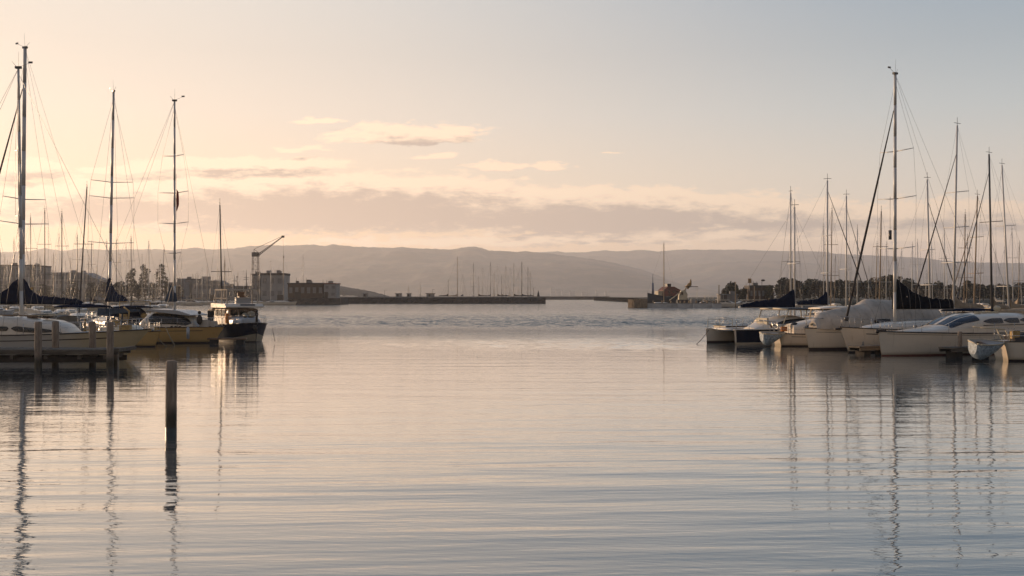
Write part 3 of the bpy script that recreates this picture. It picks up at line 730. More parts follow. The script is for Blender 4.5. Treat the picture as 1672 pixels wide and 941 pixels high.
def make_right_shore():
    # --- dock with tan timber end and a pale floating wall
    d = 321
    x0, x1 = X(1034, d), X(1057, d)
    t = thing('dock_end', 'tan timber dock end catching the low sun, right of the harbour mouth', 'dock', ((x0 + x1) / 2, d, 0))
    w = x1 - x0; b = MB()
    for k in range(9):
        b.box((-w / 2 + w * (k + .5) / 9, 0, .9), (w / 9 * .8, .35, 3.2 if k > 4 else 2.6))
    b.build('fender_piles', 'tan_timber', t)['kind'] = 'stuff'
    for k in range(6):
        b = MB(); b.box((-w / 2 - .1, 1.2 + 2.1 * k, .9), (.35, .5, 3.0)); b.build('fender_pile', 'tan_timber', t)
    b = MB(); b.box((0, 6.5, 1.9), (w, 12.0, .35)); b.build('deck', 'tan_timber', t)
    b = MB(); b.box((.2, 6.3, .6), (w - .6, 11.2, 2.2)); b.build('crib', 'dark_wharf', t)
    for k in range(5):
        b = MB(); b.box((-w / 2 + .5 + k * .8, .8 + k * .3, 2.3), (.5, .5, .5)); b.build('bollard', 'tan_timber', t)
    segs = [(1057.5, 1106), (1107, 1131), (1132, 1162), (1163, 1178)]
    for i, (a, c) in enumerate(segs):
        dd = d - i * 1.0; xa, xb = X(a, dd), X(c, dd)
        t = thing('floating_pontoon', ['long pale floating pontoon next to the tan dock end', 'short pale floating pontoon, second from the tan dock end', 'pale floating pontoon in the middle under the canopy frame', 'last short grey floating pontoon, farthest from the tan dock end'][i], 'pontoon', ((xa + xb) / 2, dd, 0), 0, 'floating pontoons at the right dock')
        b = MB(); b.box((0, 2, .55), (xb - xa, 4.0, 1.3)); b.build('float', 'pontoon_grey', t)
        b = MB(); b.box((0, 2, 1.28), (xb - xa - .1, 4.2, .16)); b.build('deck', 'concrete', t)
        for k in range(3):
            b = MB(); b.box((-(xb - xa) * .3 + k * (xb - xa) * .3, 1, 1.7), (.4, .4, .7)); b.build('bollard', 'tan_timber', t)
    # --- old coaster with red house
    d = 352; xs = X(1085, d); s = d / F
    t = thing('old_coaster', 'old black hulled working ship with a rusty red deckhouse behind the tan dock', 'ship', (xs, d, 0), PI + .45)
    L = 12.5
    rows = []
    for i in range(13):
        f = i / 12; xx = -L / 2 + L * f
        bb = 2.4 * (1 - max(0, (f - .55) / .45) ** 2.4) * (.85 + .15 * min(1, f * 4)); zz = 3.0 + .9 * (2 * f - 1) ** 2 + .5 * f
        rows.append([(xx, -bb, zz), (xx, -bb * .96, 1.3), (xx, -bb * .8, -.8), (xx, bb * .8, -.8), (xx, bb * .96, 1.3), (xx, bb, zz)])
    b = MB(); b.grid(rows, True, True, True); b.build('hull', 'hull_black', t)
    b = MB(); b.prism([(-L * .46, 3.5), (L * .1, 3.3), (L * .1, 5.2), (-.2, 6.3), (-L * .2, 6.3), (-L * .4, 5.2)], -1.7, 1.7, 'y'); dh = b.build('deckhouse', 'rust_paint', t)
    for k in range(3):
        b = MB(); b.box((-3.6 + 1.5 * k, 1.72, 4.6), (.6, .06, .5)); b.build('window', 'dark_glass', dh)
    b = MB(); b.box((-1.3, 0, 6.7), (1.4, 1.4, 1.0)); b.build('funnel', 'hull_black', t)
    b = MB(); b.box((2.1, 0, 4.1), (1.7, 2.0, 1.6)); b.build('fore_cabin', 'machine_cream', t)
    b = MB(); b.tube((4.3, 0, 3.4), (4.3, 0, 7.4), .38, .30); b.tube((4.3, 0, 7.4), (4.3, 0, 10.2), .10, .05); b.build('mast', 'steel_blue', t)
    # --- grab machine on the dock
    d = 326
    t = thing('grab_excavator', 'cream material handler with a raised claw on the dock right of the old ship', 'excavator', (X(1117, d), d + 3, 1.3))
    q = d / F
    b = MB(); b.box((0, 0, .5), (3.2, 2.6, 1.0)); b.build('track', 'rubber', t)
    b = MB(); b.prism([(-1.2, 1.0), (1.2, 1.0), (1.3, 2.6), (.6, 3.9), (-.5, 3.6), (-1.1, 2.4)], -1.1, 1.1, 'y'); cb = b.build('body', 'machine_cream', t)
    b = MB(); b.box((-.4, -1.12, 2.8), (.8, .05, .9)); b.build('window', 'dark_glass', cb)
    b = MB(); b.tube((.3, 0, 3.3), (1.2, 0, 4.6), .3, .25); b.build('arm', 'machine_cream', t)
    b = MB(); b.path([(1.2, 0, 4.5), (2.2, 0, 5.4), (2.4, 0, 6.4), (2.35, 0, 7.0)], .62, 8, .08); b.sphere((1.9, 0, 5.2), .65, 9, 6); b.build('claw', 'machine_ochre', t)
    b = MB(); b.tube((-.6, 0, 3.2), (-3.8, 0, .8), .16, .12); b.build('boom_rest', 'machine_cream', t)
    t = thing('canopy_frame', 'open frame with a thin flat dark roof on the dock beside the claw machine', 'canopy', (X(1132, d), d + 3.5, 1.3))
    w = 20 * q
    b = MB(); b.box((0, 0, Z(468, d) - 1.3), (w, 2.4, .16)); b.build('roof', 'dark_roof', t)
    for k in (-.46, .46):
        for yy in (-1, 1):
            b = MB(); b.tube((k * w, yy, 0), (k * w, yy, Z(468.5, d) - 1.3), .05, n=6); b.build('post', 'mast_alloy', t)
    b = MB(); b.box((w * .2, 0, .6), (1.6, 1.6, 1.2)); b.build('cabinet', 'pale_wall', t)
    # --- land with trees
    ground_slab(1160, 2300, 372, 900, 1.6)
    d = 398; s = d / F
    for i, (px, py, label, hd) in enumerate(((1224, 455.5, 'pole with a square brown sign panel above the flat roofed clubhouse', 'sign'), (1244, 458, 'pole with a dark curved lamp head above the flat roofed clubhouse', 'lamp'))):
        t = thing('sign_pole' if hd == 'sign' else 'lamp_post', label, 'sign' if hd == 'sign' else 'lamp post', (X(px, d), d, 1.6)); zt = Z(py, d) - 1.6; b = MB(); b.tube((0, 0, 0), (0, 0, zt), .1, .08); b.build('pole', 'crane_steel', t); b = MB()
        if hd == 'sign': b.box((0, -.12, zt - .7), (1.15, .12, 1.6)); b.build('panel', 'machine_ochre', t)
        else: b.sphere((.4, 0, zt), .75, 10, 6, .5); b.build('lamp_head', 'dark_roof', t)
    building('clubhouse', 'low clubhouse with a dark flat roof under the sign pole', 1224, 1262, 400, 466, 'brown_wall', base=1.8, floors=1, bays=6, depth=8, roof_h=.8)
    building('boat_workshop', 'small grey shed at the foot of the round tree on the right shore', 1176, 1204, 385, 480, 'grey_wall', roof='grey_roof', base=1.7, floors=1, bays=4, depth=6, roof_h=.4)
    r = random.Random(5)
    spec = [(1197, 461.5, 34, 'big round tree standing alone left of the flat roofed clubhouse'), (1211, 468, 22, 'lower bush leaning against the right side of the big round tree'), (1186, 470, 20, 'small bush on the left side of the big round tree'), (1256, 461.5, 18, 'round dark tree at the right end of the flat roofed clubhouse')]
    marks = [(1295, 'the pair of masts over the navy boom'), (1351, 'the mast over the second navy boom'), (1382, 'the short mast next to it'), (1460, 'the tallest right mast'), (1517, 'the mast over the black boom cover'), (1560, 'the second tallest right mast'), (1617, 'the black mast'), (1645, 'the leaning mast at the right')]
    xs = [1277, 1296, 1312, 1326, 1342, 1356, 1372, 1388, 1402, 1416, 1428, 1442, 1452, 1464, 1478, 1492, 1508, 1520, 1533, 1548, 1562, 1578, 1592, 1606, 1622, 1636, 1650, 1664, 1682, 1700]
    tops = [452.5, 458, 460, 456, 457, 459, 456, 458, 456, 455, 453, 452, 447, 446, 450, 461, 464, 462, 459, 462, 465, 457, 462, 460, 464, 462, 466, 463, 460, 461]
    cnt = {}
    for px, py in zip(xs, tops):
        mk = min(marks, key=lambda m: abs(m[0] - px)); side = 'left' if px < mk[0] else 'right'
        k = (mk[1], side); cnt.setdefault(k, []).append(px)
    sizes = ['tree', 'tree']
    for i, (px, py) in enumerate(zip(xs, tops)):
        mk = min(marks, key=lambda m: abs(m[0] - px)); side = 'left' if px < mk[0] else 'right'
        lst = sorted(cnt[(mk[1], side)], key=lambda p: abs(p - mk[0])); n = lst.index(px)
        o = ['nearest', 'second', 'third', 'fourth', 'fifth'][n]
        spec.append((px, py, r.uniform(26, 40), f'bushy shore tree, {o} one {side} of {mk[1]}'))
    for i, (px, py, w, lab) in enumerate(spec):
        dd = 392 + (i * 7 % 5) * 5 + (0 if i < 4 else 8)
        tree('broadleaf_tree', lab, X(px, dd), dd, 1.7, Z(py, dd) - 1.7, w * dd / F, ['foliage_olive', 'foliage_brown', 'foliage_dark'][(i * 5) % 3], 100 + i, 'trees on the right shore', 'round', 2600 if i == 0 else 1700, .38)

def make_harbour():
    make_jetty(); make_left_shore(); make_breakwater(); make_right_shore()
    finger_pier(1543, 61.2, 5.5, .48, .50, 'dark finger pier with one post between the white motor cruiser and the dinghy boat', (1.25, .1, Z(543, 61.8)))
    finger_pier(1394, 64.4, 4.5, .48, .42, 'low finger pier between the two white bows under the tall mast')
# ------------------------------------------------------------------ boats
class Hull:
    def __init__(s, L, B, bow, mid, stern, draft=.5, rake=.9, srake=-.25, tw=.7, full=2.3, wl=.84, flare=.55, ent=.9):
        s.L, s.B, s.bow, s.mid, s.stern, s.draft, s.rake, s.srake, s.tw, s.full, s.wl, s.flare, s.ent = L, B, bow, mid, stern, draft, rake, srake, tw, full, wl, flare, ent
    def sheer(s, t):
        if t < .45: k = 1 - t / .45; return s.mid + (s.stern - s.mid) * k * k
        k = (t - .45) / .55; return s.mid + (s.bow - s.mid) * k ** 1.7
    def beam(s, t):
        if t < .42:
            k = 1 - t / .42; return s.B / 2 * (1 - (1 - s.tw) * k ** 1.8)
        k = (t - .42) / .58; return max(.015, s.B / 2 * (1 - k ** s.full))
    def wbeam(s, t):
        k = max(0, (t - .42) / .58)
        return max(.012, s.B / 2 * s.wl * (1 - (1 - s.tw * .9) * max(0, 1 - t / .42) ** 1.6) * (1 - k ** (s.full * s.ent)) if t >= .42 else s.beam(t) * s.wl)
    def pt(s, t, q, side=1, off=0.0):
        b, w, z = s.beam(t), s.wbeam(t), s.sheer(t)
        y = w + (b - w) * q ** s.flare
        x = -s.L / 2 + s.L * t - s.rake * (1 - q) * t ** 7 + s.srake * (1 - q) * (1 - t) ** 7 * -1
        return Vector((x, side * (y + off), z * q))
    def atz(s, t, z, side=1, off=0.0):
        return s.pt(t, max(0, min(1, z / s.sheer(t))), side, off)
    def x2t(s, x): return max(0, min(1, (x + s.L / 2) / s.L))

TS = [i / 26 for i in range(25)] + [.945, .965, .98, .991, 1.0]
def hull_parts(t, h, hm='white_gelcoat', dm='deck_paint', stripe='boot_stripe', strake='dark_trim', cove=None, near=True, stripe_h=.11, hull_name='hull'):
    ts = TS if near else [0, .1, .25, .42, .58, .72, .84, .92, .97, 1.0]
    qs = [0, .12, .3, .5, .7, .86, 1.0] if near else [0, .5, 1.0]
    rows = []
    for tt in ts:
        r = []
        for q in reversed(qs): r.append(h.pt(tt, q, 1))
        p = h.pt(tt, 0, 1)
        for k in (.5, 1.0): r.append(Vector((p.x, p.y * (1 - .75 * k ** 1.6), -h.draft * k)))
        for k in (1.0, .5): r.append(Vector((p.x, -p.y * (1 - .75 * k ** 1.6), -h.draft * k)))
        for q in qs: r.append(h.pt(tt, q, -1))
        rows.append(r)
    b = MB(); b.grid(rows, True)
    b.f.append(tuple(range(len(rows[0])))); b.sm.append(False)
    hu = fix_normals(b.build(hull_name, hm, t))
    b = MB(); rows = []
    for tt in ts:
        e = h.pt(tt, 1.0); z = e.z - (.05 if near else .02); y = e.y - .012
        rows.append([(e.x, y, z), (e.x, y * .5, z + .05), (e.x, 0, z + .07), (e.x, -y * .5, z + .05), (e.x, -y, z)])
    b.grid(rows, True); b.build('deck', dm, t)
    if stripe:
        b = MB()
        for sd in (1, -1):
            b.grid([[h.atz(tt, z, sd, .012) for z in (.0, stripe_h * .5, stripe_h)] for tt in ts], True)
        b.build('boot_stripe', stripe, t)
    if strake:
        for sd in (1, -1):
            b = MB(); b.path([h.pt(tt, 1.0, sd, .012) + Vector((0, 0, -.02)) for tt in ts[::2] + [1.0]], .032 if near else .05, 5); b.build('rubbing_strake', strake, t)
    if cove:
        for sd in (1, -1):
            b = MB(); b.grid([[h.pt(tt, q, sd, .010) for q in (.74, .775)] for tt in TS[3:-6]], True); b.build('cove_line', cove, t)
    return hu

class Loft:
    """body lofted along x; station = (x, half width, base z, height, squareness)"""
    def __init__(s, st): s.st = st
    def at(s, x):
        st = s.st
        if x <= st[0][0]: return st[0][1:]
        for a, c in zip(st, st[1:]):
            if x <= c[0]:
                k = (x - a[0]) / (c[0] - a[0]); k2 = k
                return tuple(p + (q - p) * k2 for p, q in zip(a[1:], c[1:]))
        return st[-1][1:]
    def pt(s, x, th, off=0.0):
        hw, z0, h, n = s.at(x); hw += off; h += off
        c, sn = math.cos(th), math.sin(th)
        return Vector((x, hw * math.copysign(abs(c) ** (2 / n), c), z0 + h * abs(sn) ** (2 / n)))
    def build(s, name, m, parent, nx=22, nt=17, closed=False):
        x0, x1 = s.st[0][0], s.st[-1][0]
        xs = sorted(set([x0 + (x1 - x0) * i / nx for i in range(nx + 1)] + [q[0] for q in s.st]))
        ths = [PI * j / (nt - 1) for j in range(nt)]
        b = MB(); b.grid([[s.pt(x, th) for th in ths] for x in xs], True, closed, True)
        return fix_normals(b.build(name, m, parent))
    def patch(s, b, x0, x1, th0, th1, off=.015, nx=10, nt=5, taper0=.0, taper1=.0, rnd=.12):
        """window pane lying on the body; tapers pinch its ends"""
        rows = []
        for i in range(nx + 1):
            f = i / nx; x = x0 + (x1 - x0) * f
            k = 1.0
            if taper0 and f < taper0: k *= .15 + .85 * math.sin(PI / 2 * f / taper0)
            if taper1 and f > 1 - taper1: k *= .15 + .85 * math.sin(PI / 2 * (1 - f) / taper1)
            if f in (0.0, 1.0): k *= 1 - rnd
            m = (th0 + th1) / 2; w = (th1 - th0) / 2 * k
            rows.append([s.pt(x, m + w * (2 * j / nt - 1), off) for j in range(nt + 1)])
        b.grid(rows, True)
        return b

def windows(lf, t, spans, th0, th1, m='dark_glass', name='window', both=True, **kw):
    for (a, c) in spans:
        b = MB(); lf.patch(b, a, c, th0, th1, **kw); b.build(name, m, t)
        if both:
            b = MB(); lf.patch(b, a, c, PI - th1, PI - th0, **kw); b.build(name, m, t)

def sail_cover(t, x0, x1, zb, prof, m, hw=.17, name='sail_cover', rise=0.0, boom='mast_alloy', lash=True):
    """cloth cover over the stowed sail, from the mast (x0) aft to x1; prof = (fraction, height)"""
    st = []
    for i in range(27):
        f = i / 26; hh = interp(prof, f) + (.030 * math.sin(f * 37) + .022 * math.sin(f * 71 + 2)) * (f > .05)
        w = hw * (.55 + .45 * min(1, (1 - f) * 2.2)) * (1 + .10 * math.sin(f * 29 + 1))
        st.append((x0 + (x1 - x0) * f, w, zb + rise * f, hh, 1.75))
    if x1 < x0: st = st[::-1]
    o = Loft(st).build(name, m, t, 40, 13, True)
    if lash:
        lf = Loft(st)
        for k in range(5):
            xx = x0 + (x1 - x0) * (.2 + .18 * k); b = MB(); b.path([lf.pt(xx, PI * j / 12, .012) for j in range(13)], .014, 4); b.build('lashing', 'grey_canvas', o)
    b = MB(); b.tube((x0, 0, zb + .02), (x1 + (.15 if x1 > x0 else -.15), 0, zb + rise + .02), .075, .065, 8); b.build('boom', boom, t)
    return o

def mast_set(t, x, z0, z1, r0, r1, m, tip=(0, 0), spreaders=(), near=True, h=None, fore=None, aft=None, shroud=True, furl=None, wire_r=.0085, y=0.0, fore_frac=.98, rot=0.0, head=True, back2=True):
    base = Vector((x, y, z0)); top = Vector((x + tip[0], y + tip[1], z1))
    at = lambda f: base.lerp(top, f)
    b = MB()
    for i in range(8): b.tube(at(i / 8), at((i + 1) / 8), r0 + (r1 - r0) * (i / 8) ** 2, r0 + (r1 - r0) * ((i + 1) / 8) ** 2, 10, True)
    ms = b.build('mast', m, t)
    if head and near:
        b = MB(); b.box(top + Vector((0, 0, .05)), (.32, .16, .12)); b.tube(top, top + Vector((0, .05, .9)), .010, .006, 4)
        b.tube(top + Vector((.1, 0, .1)), top + Vector((.55, .1, .3)), .010, n=4); b.box(top + Vector((.6, .1, .34)), (.22, .03, .10)); b.tube(top + Vector((-.1, 0, .1)), top + Vector((-.3, -.1, .35)), .010, n=4)
        b.build('masthead_gear', 'mast_dark', ms)
    tips = []
    for (f, half) in spreaders:
        c, s_ = math.cos(rot), math.sin(rot); pair = []
        for sd in (1, -1):
            e = at(f) + Vector((-s_ * sd * half - .12, c * sd * half, .06 * half)); b = MB(); b.tube(at(f), e, .035 if near else .05, .022 if near else .04, 5); b.build('spreader', m, ms); pair.append(e)
            if near:
                pass
        tips.append((f, pair))
    if h is None: return ms
    L = h.L
    W = lambda nm, pts, r=wire_r, mm='wire': (lambda bb: (bb.path(pts, r, 4), bb.build(nm, mm, t)))(MB())
    if fore is not None:
        p0 = at(fore_frac); p1 = Vector((fore, 0, h.sheer(h.x2t(fore)) + .05))
        W('forestay', [p0, p1])
        if furl:
            n = p1 - p0; pts = [p0 + n * (.03 + .93 * i / 10) for i in range(11)]
            b = MB()
            for i in range(10):
                rr = .025 + .042 * math.sin(min(1, (i + 1) / 7) * PI / 2); b.tube(pts[i], pts[i + 1], .025 + .042 * math.sin(min(1, i / 7) * PI / 2), rr, 8)
            b.build('furled_headsail', furl, t)
            b = MB(); b.tube(pts[-1], pts[-1] + n.normalized() * .22, .13, .13, 10); b.build('furling_drum', 'mast_dark', t)
    if aft is not None:
        if back2:
            for sd in (1, -1): W('backstay', [top, Vector((aft, sd * h.beam(h.x2t(aft)) * .8, h.sheer(0) + .05))])
        else: W('backstay', [top, Vector((aft, 0, h.sheer(0) + .05))])
    if shroud:
        tt = h.x2t(x - .3)
        for k, sd in enumerate((1, -1)):
            cp = Vector((x - .3, sd * h.beam(tt) * .93, h.sheer(tt)))
            W('shroud', [at(.97)] + [p[k] for f, p in reversed(tips)] + [cp])
            if tips: W('shroud', [at(tips[0][0] - .01), Vector((x + .5, cp.y, cp.z))])
    return ms

def rails(t, h, x0, x1, ht=.62, step=1.6, pulpit=True, m='stainless', sides=(1, -1), pushpit=True):
    n = max(2, int((x1 - x0) / step))
    for sd in sides:
        b = MB(); pts = []
        for i in range(n + 1):
            x = x0 + (x1 - x0) * i / n; p = h.pt(h.x2t(x), 1.0, sd, -.07); b.tube(p, p + Vector((0, 0, ht)), .014, n=5); pts.append(p)
        for k in (1.0, .52):
            b.path([p + Vector((0, 0, ht * k)) for p in pts], .006, 4)
        b.build('guard_rail', m, t)
    if pulpit:
        b = MB(); a = [h.pt(tt, 1.0, 1, -.06) for tt in (.9, .95, .985)] + [h.pt(1.0, 1.0, 1) + Vector((.12, 0, 0))] + [h.pt(tt, 1.0, -1, -.06) for tt in (.985, .95, .9)]
        b.path([p + Vector((0, 0, ht)) for p in a], .018, 6)
        for i in (0, 2, 4, 6): b.tube(a[i], a[i] + Vector((0, 0, ht)), .016, n=5)
        b.build('pulpit', m, t)
    if pushpit:
        b = MB(); a = [h.pt(tt, 1.0, 1, -.06) for tt in (.12, .02)] + [h.pt(tt, 1.0, -1, -.06) for tt in (.02, .12)]
        b.path([p + Vector((0, 0, ht)) for p in a], .018, 6); b.path([p + Vector((0, 0, ht * .5)) for p in a], .012, 6)
        for p in a: b.tube(p, p + Vector((0, 0, ht)), .016, n=5)
        b.build('pushpit', m, t)

def by_bow(px, d, hd, L):
    c, s = math.cos(hd), math.sin(hd)
    return (X(px, d) - c * L / 2, d - s * L / 2, 0.0)
def by_x(px, d, hd, x):
    c, s = math.cos(hd), math.sin(hd)
    return (X(px, d) - c * x, d - s * x, 0.0)

def bimini(t, x0, x1, hw, z, ht, m, post='stainless', name='bimini', posts=True):
    Loft([(x0, hw * .94, z, ht * .55, 2.6), (x0 + .15, hw, z, ht, 2.6), ((x0 + x1) / 2, hw, z + .03, ht * 1.1, 2.6), (x1 - .15, hw, z, ht, 2.6), (x1, hw * .94, z, ht * .55, 2.6)]).build(name, m, t, 10, 11, True)
    return t

def dinghy(name, label, loc, rz, tilt, L=2.5, m='dinghy_shell', roll=0.0, depth=.9, beam=1.25):
    """small round bilged boat slung up across a stern"""
    t = thing(name, label, 'dinghy', loc, rz); t.rotation_euler = (roll, tilt, rz)
    N = 20; rows = []; inn = []; gun = ([], [])
    for i in range(N + 1):
        f = i / N; x = -L / 2 + L * f
        hb = beam / 2 * (1 - max(0, (f - .3) / .7) ** 2.2) * (1 - .45 * max(0, 1 - f / .16) ** 2); hb = max(hb, .02)
        kz = depth * (.02 + .97 * max(0, (f - .22) / .78) ** 1.12 + .30 * max(0, 1 - f / .2) ** 2)
        kz = min(kz, depth - .02)
        sec = []
        for j in range(15):
            a = PI * j / 14; c, sn = math.cos(a), math.sin(a)
            sec.append((x + .06 * (1 - f) * sn, hb * math.copysign(abs(c) ** .75, c), depth - (depth - kz) * abs(sn) ** .8))
        rows.append(sec); gun[0].append(Vector(sec[0])); gun[1].append(Vector(sec[-1]))
        inn.append([(p[0], p[1] * .93, depth - (depth - p[2]) * .55) for p in sec])
    b = MB(); b.grid(rows, True, False, False); o = len(b.v); b.v += [tuple(p) for p in rows[0]]; b.f.append(tuple(range(o, o + 15))); b.sm.append(False)
    fix_normals(b.build('hull', m, t))
    b = MB(); b.grid(inn, True); b.build('inner_liner', 'grey_gelcoat', t)
    b = MB(); b.path(gun[0], .035, 6); b.path(gun[1][::-1], .035, 6); b.tube(gun[0][0], gun[1][0], .035, n=6); b.build('gunwale', 'machine_cream', t)
    b = MB(); b.box((-.1 * L, 0, depth * .86), (.26, beam * .92, .05)); b.build('thwart', 'teak', t)
    return t

def sag_line(name, label, p0, p1, sag, r=.018, m='rope', cat='mooring line', group=None):
    p0, p1 = Vector(p0), Vector(p1); pts = []
    for i in range(11):
        f = i / 10; p = p0.lerp(p1, f); p.z -= sag * 4 * f * (1 - f); pts.append(p)
    c = p0; b = MB(); b.path([p - c for p in pts], r, 6); o = b.build(name, m); o.location = c
    tag(o, label, cat, group); return o

# ------------------------------------------------------------------ the near boats, left
def boat_white_ketch():
    hd, L, d = 0.0, 14.0, 60.0
    t = thing('motor_sailer', 'long white yacht with oval cabin windows moored behind the jetty, bow right', 'yacht', by_bow(246, d, hd, L), hd)
    ox = X(246, d) - L / 2; lx = lambda px, dd=d: X(px, dd) - ox
    h = Hull(L, 3.7, Z(537, d), Z(545.5, d), Z(545, d), rake=1.45, tw=.72, full=1.95, wl=.8, flare=.7)
    hu = hull_parts(t, h, hull_paint('white_to_cream'), cove='dark_trim', stripe_h=.10)
    zd = 1.22
    c = Loft([(lx(-150), 1.25, zd, .55, 3.5), (lx(-140), 1.35, zd, 1.0, 3.5), (lx(0), 1.35, zd, 1.06, 3.5), (lx(44), 1.32, zd, 1.02, 3.4), (lx(60), 1.3, zd, .93, 3.2), (lx(98), 1.2, zd, .82, 2.8), (lx(115), 1.08, zd, .62, 2.5), (lx(127), .9, zd, .22, 2.3)])
    cb = c.build('coachroof', 'white_gelcoat', t, 34, 21)
    windows(c, cb, [(lx(-90), lx(-64)), (lx(-52), lx(-30)), (lx(-18), lx(8))], .10, .30, taper0=.2, taper1=.3)
    windows(c, cb, [(lx(14), lx(32))], .10, .30, taper0=.2, taper1=.2)
    windows(c, cb, [(lx(36), lx(114))], .09, .33, taper0=.12, taper1=.55, nx=22)
    st = [lx(20), lx(95)]
    b = MB()
    for px in (20, 60, 85): b.box((lx(px), -.3, zd + 1.0), (.55, .5, .12))
    b.build('deck_hatch', 'dark_glass', cb)
    b = MB(); b.path([(lx(-20), -1.05, zd + 1.10), (lx(44), -1.02, zd + 1.10), (lx(90), -.9, zd + .92)], .03, 6); b.build('grab_rail', 'teak', cb)
    mx = lx(35)
    mast_set(t, mx, 1.9, Z(112, d), .10, .06, 'mast_alloy', tip=(X(30, d) - X(35, d), 0), spreaders=((.42, 1.3), (.68, 1.0)), h=h, fore=L / 2 - .2, aft=-L / 2 + .2, rot=.5, furl=None)
    sail_cover(t, mx - .15, mx - 4.6, Z(497, d), [(0, Z(455, d) - Z(497, d)), (.06, 1.2), (.14, .82), (.26, .45), (.6, .4), (1, .3)], 'navy_canvas')
    # sloped canvas-less forestay of the ketch's headsail on the left
    rails(t, h, lx(60), lx(225), .55, 1.5)
    b = MB(); b.box((lx(243), 0, Z(537, d) + .03), (.5, .22, .08)); b.sphere((lx(249), 0, Z(538, d)), .09, 8, 5); b.build('bow_roller', 'stainless', t)
    b = MB(); b.box((lx(205), 0, zd + .42), (.55, .35, .28)); b.build('windlass', 'sunlit_gear', t)
    return t

def hull_paint(kind):
    if kind in MATS: return MATS[kind]
    M = bpy.data.materials.new(kind); M.use_nodes = True; T = NT(M.node_tree); b = M.node_tree.nodes['Principled BSDF']
    tc = T.new('ShaderNodeTexCoord').outputs['Object']; x, y, z = T.sep(tc)
    f, _ = T.noise(T.xyz(T.m('MULTIPLY', x, .7), y, T.m('MULTIPLY', z, 3)), 1.2, 5, .6)
    if kind == 'white_to_cream':    # topsides turn from white to cream towards the bow
        k = T.step(T.m('ADD', x, T.m('MULTIPLY', f, 1.5)), 2.0, 6.0); c = T.mix(k, (.56, .52, .46), (.58, .45, .25))
    c = T.mix(T.lin(f, .3, .7, 0, .22), c, (.25, .2, .14))
    T.put(b.inputs['Base Color'], c); b.inputs['Roughness'].default_value = .3; b.inputs['Coat Weight'].default_value = .2
    MATS[kind] = M; return M

def boat_tall_sloop():
    d, hd, L = 68.5, PI - .5, 13.0; mxl = .3
    t = thing('sailing_yacht', 'tall masted yacht with a long navy boom cover behind the white yacht', 'yacht', by_x(35.5, d, hd, mxl), hd)
    h = Hull(L, 3.5, 1.5, 1.2, 1.15, tw=.7)
    hull_parts(t, h, 'white_gelcoat', cove='navy_gelcoat')
    Loft([(-2.3, 1.05, 1.1, .5, 3), (-2.0, 1.15, 1.1, .62, 3), (1.5, 1.1, 1.15, .6, 3), (3.2, .8, 1.2, .4, 2.6), (4.0, .5, 1.25, .1, 2.4)]).build('coachroof', 'white_gelcoat', t)
    mast_set(t, mxl, 1.7, Z(80, d), .135, .10, 'mast_alloy', tip=((X(42.5, d) - X(35.5, d)) / math.cos(hd), 0), spreaders=((.36, 1.75), (.45, 1.5)), h=h, fore=L / 2 - .2, aft=-L / 2 + .2, rot=0.0, furl='rope_dark', fore_frac=.88)
    zb = Z(497, d)
    sail_cover(t, mxl - .05, mxl - 5.3, zb, [(0, Z(454, d) - zb), (.05, 1.5), (.12, 1.02), (.2, .68), (.28, .52), (.6, .42), (.9, .32), (1, .2)], 'navy_canvas', .2)
    b = MB(); b.box((mxl - 1.2, -.2, zb + .75), (.03, .03, .03)); b.sphere((mxl - .9, .0, zb + .95), .09, 6, 4); b.build('cover_eyelet', 'sunlit_gear', t)
    # sprayhood and bimini over the cockpit
    s = Loft([(-3.7, 1.15, 1.2, .95, 2.6), (-3.3, 1.18, 1.2, 1.0, 2.6), (-2.3, 1.1, 1.2, .72, 2.4), (-1.6, .95, 1.2, .1, 2.2)])
    sh = s.build('sprayhood', 'grey_canvas', t); windows(s, sh, [(-3.0, -2.1)], .35, .9, m='grey_gelcoat', name='clear_panel')
    bimini(t, -6.2, -3.9, 1.2, Z(503, 64), .16, 'navy_canvas')
    for xx in (-6.0, -4.2):
        for sd in (1, -1):
            b = MB(); b.tube((xx, sd * 1.15, 1.15), (xx + .1, sd * 1.15, Z(502, 64)), .018, n=5); b.build('bimini_leg', 'stainless', t)
    rails(t, h, -5.5, 5.0)
    b = MB(); rnd = random.Random(2)
    b.tube((-5.2, 0, 1.1), (-5.2, 0, 2.0), .06, .05); b.build('steering_pedestal', 'sunlit_gear', t)
    b = MB()
    for k in range(16): b.tube((-5.25, .38 * math.cos(k * PI / 8), 1.75 + .38 * math.sin(k * PI / 8)), (-5.25, .38 * math.cos((k + 1) * PI / 8), 1.75 + .38 * math.sin((k + 1) * PI / 8)), .016, n=5)
    b.build('steering_wheel', 'stainless', t)

